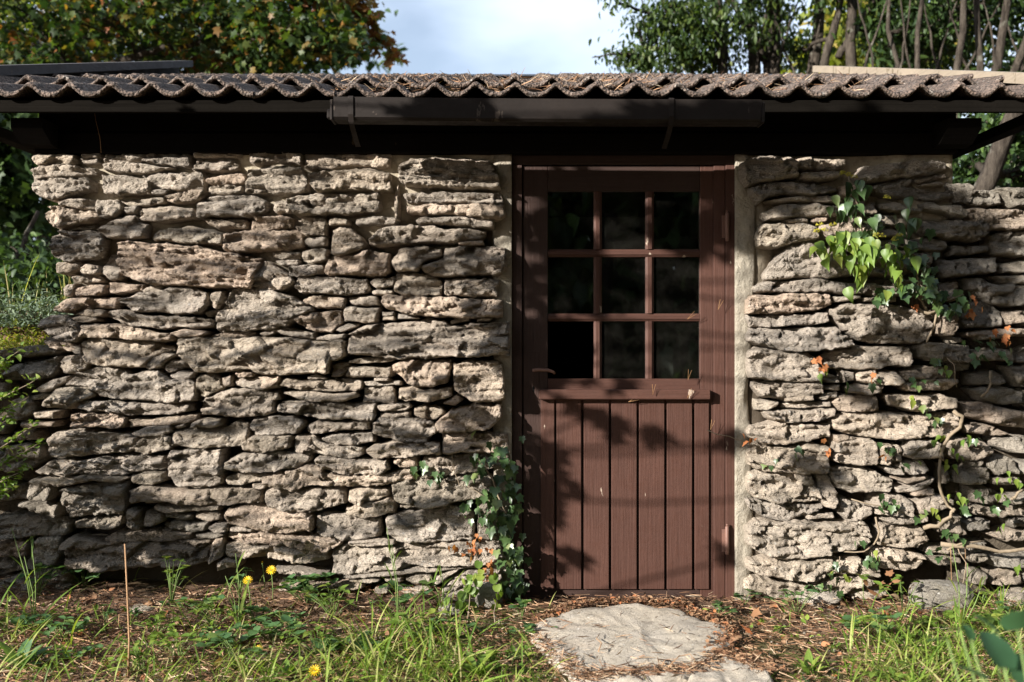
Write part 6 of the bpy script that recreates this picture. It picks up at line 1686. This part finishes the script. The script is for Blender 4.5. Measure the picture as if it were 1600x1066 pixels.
# leafy shoots over the left wall
t = empty('privet_bush', (W(-40, 760, -0.3))); tag(t, 'bright small-leaved shoots reaching in front of the left garden wall', 'shrub', kind='thing')
for i, (x0, y0, x1, y1) in enumerate(((-60, 640, 20, 560), (-60, 660, 62, 590), (-50, 680, 45, 620), (-60, 740, 60, 660), (-50, 760, 65, 690), (-60, 780, 50, 730), (-60, 620, 35, 545), (-50, 700, 20, 650), (-60, 790, 20, 760))):
    pts, rad = wob(W(x0, y0, -0.3), W(x1, y1, -0.28), 6, 0.04, 0.004, 0.0015, i); q = MB(); q.tube(pts, rad, 5); q.build('stem', M_STEM, t)
    for j in range(46):
        f_ = rng.uniform(0.2, 1.0); k_ = int(f_ * 6 * 0.999); p = Vector(pts[k_]).lerp(Vector(pts[min(6, k_ + 1)]), f_ * 6 - k_)
        place('leaf', ML['ovatey'], t, p + Vector((rng.normal() * .008, rng.normal() * .015, rng.normal() * .012)), rng.uniform(0, 6.28), rng.normal(0.2, 0.5), rng.normal() * 0.5, rng.uniform(0.022, 0.04))
# cushion of grey-green thyme and yellow-green stonecrop on top of the left wall
def cushion(name, px, py, rx, ry, n, mat, tmpl, sz, Y, kindl):
    P = np.stack([W(px, py, Y).x + rng.normal(size=n) * rx / 333, Y + 0.15 + rng.normal(size=n) * 0.12, W(px, py, Y).z + np.abs(rng.normal(size=n)) * ry / 333 - 0.02], 1)
    o = scatter(name, tmpl, P, rng.uniform(0, 6.28, n), rng.normal(0.7, 0.5, n), rng.normal(0, 0.5, n), sz * rng.uniform(0.6, 1.3, n), mat, loc=P.mean(0)); tag(o, kind='stuff')
cushion('thyme_cushion', 20, 505, 45, 22, 2600, M_SILVER, T_SMALL, 0.028, 0.15, '')
cushion('stonecrop', 15, 545, 30, 18, 1100, M_YGREEN, T_SMALL, 0.022, -0.02, '')
cushion('meadow_grass', 0, 500, 90, 40, 900, M_DGREEN, T_SMALL, 0.06, 0.8, '')
A_ = []
for _ in range(26): A_.append((W(rng.uniform(-20, 100), 480, 0.6).x, 0.6 + rng.random() * 0.8, 1.3, rng.uniform(0.16, 0.42)))
A_ = np.array(A_); n = len(A_)
tag(scatter('dry_grass', strip_leaf(5, 0.008, 0.12), A_[:, :3], rng.uniform(0, 6.28, n), np.pi / 2 - rng.uniform(0, 0.35, n), rng.normal(0, .3, n), A_[:, 3], M_GRASS, rnd=0.85 + 0.15 * rng.random(n)), kind='stuff')
# litter and moss on the tiles
n = 1500; x = rng.uniform(-0.9, 1.7, n); r_ = rng.integers(0, 3, n); y = EY + 0.02 + rng.random(n) * 0.30 + r_ * 0.33
wv_ = 0.5 + 0.5 * np.cos(((x - VXL - 0.01) / TW * 2) * 2 * np.pi + np.pi); x = x - 0.02 * np.sin(((x - VXL - 0.01) / TW * 2) * 2 * np.pi + np.pi); keep = wv_ < 0.6; x = x[keep]; y = y[keep]; wv_ = wv_[keep]; r_ = r_[keep]; n = len(x)
V0 = np.array([(-0.02, 0, 0), (0.02, 0, 0), (0.012, 1, 0.03), (-0.012, 1, 0.03), (0, 0.5, 0.08)]); F0 = np.array([(0, 1, 4), (1, 2, 4), (2, 3, 4), (3, 0, 4)])
tag(scatter('roof_litter', (V0, F0), np.stack([x, y, tz0 + (y - EY) * SL + 0.028 + 0.044 * wv_ + 0.035 * (r_ > 0)], 1), rng.uniform(0, 6.28, n), rng.normal(0.15, 0.3, n), rng.uniform(0, 6, n), 0.045 * rng.uniform(0.5, 1.4, n), M_NEEDLE), kind='stuff')

# plant close to the lens, lower right
t = empty('foreground_plant', (1.0, -3.2, 0)); tag(t, 'blurred broad-leaved green plant close to the lens at the lower right', 'plant', kind='thing')
for px, py, d_, s_, yaw, pit in ((1518, 1000, 1.9, 0.030, 0.3, 1.0), (1500, 985, 1.9, 0.032, 1.5, 0.2), (1560, 990, 1.9, 0.05, 0.9, 0.7), (1590, 985, 1.8, 0.055, 2.8, 1.0), (1570, 1045, 1.8, 0.07, 0.2, 0.9), (1600, 1040, 1.85, 0.06, 4.0, 0.8), (1540, 1062, 1.8, 0.05, 1.2, 0.5), (1480, 1000, 2.0, 0.035, 1.4, 0.0), (1610, 1080, 1.8, 0.07, 0, 0.9), (1550, 970, 1.95, 0.035, 1.7, 0.3)):
    p = Vector(at(px, py, d_)); place('leaf', ML['near'], t, p, yaw, pit, 0.3, s_ * 1.15)
    q = MB(); q.tube([Vector((1.0, d_ - D0, 0)), (p + Vector((1.0, d_ - D0, 0))) / 2 + Vector((0.01, 0, 0.05)), p], 0.002, 5); q.build('stem', M_GSTALK, t)
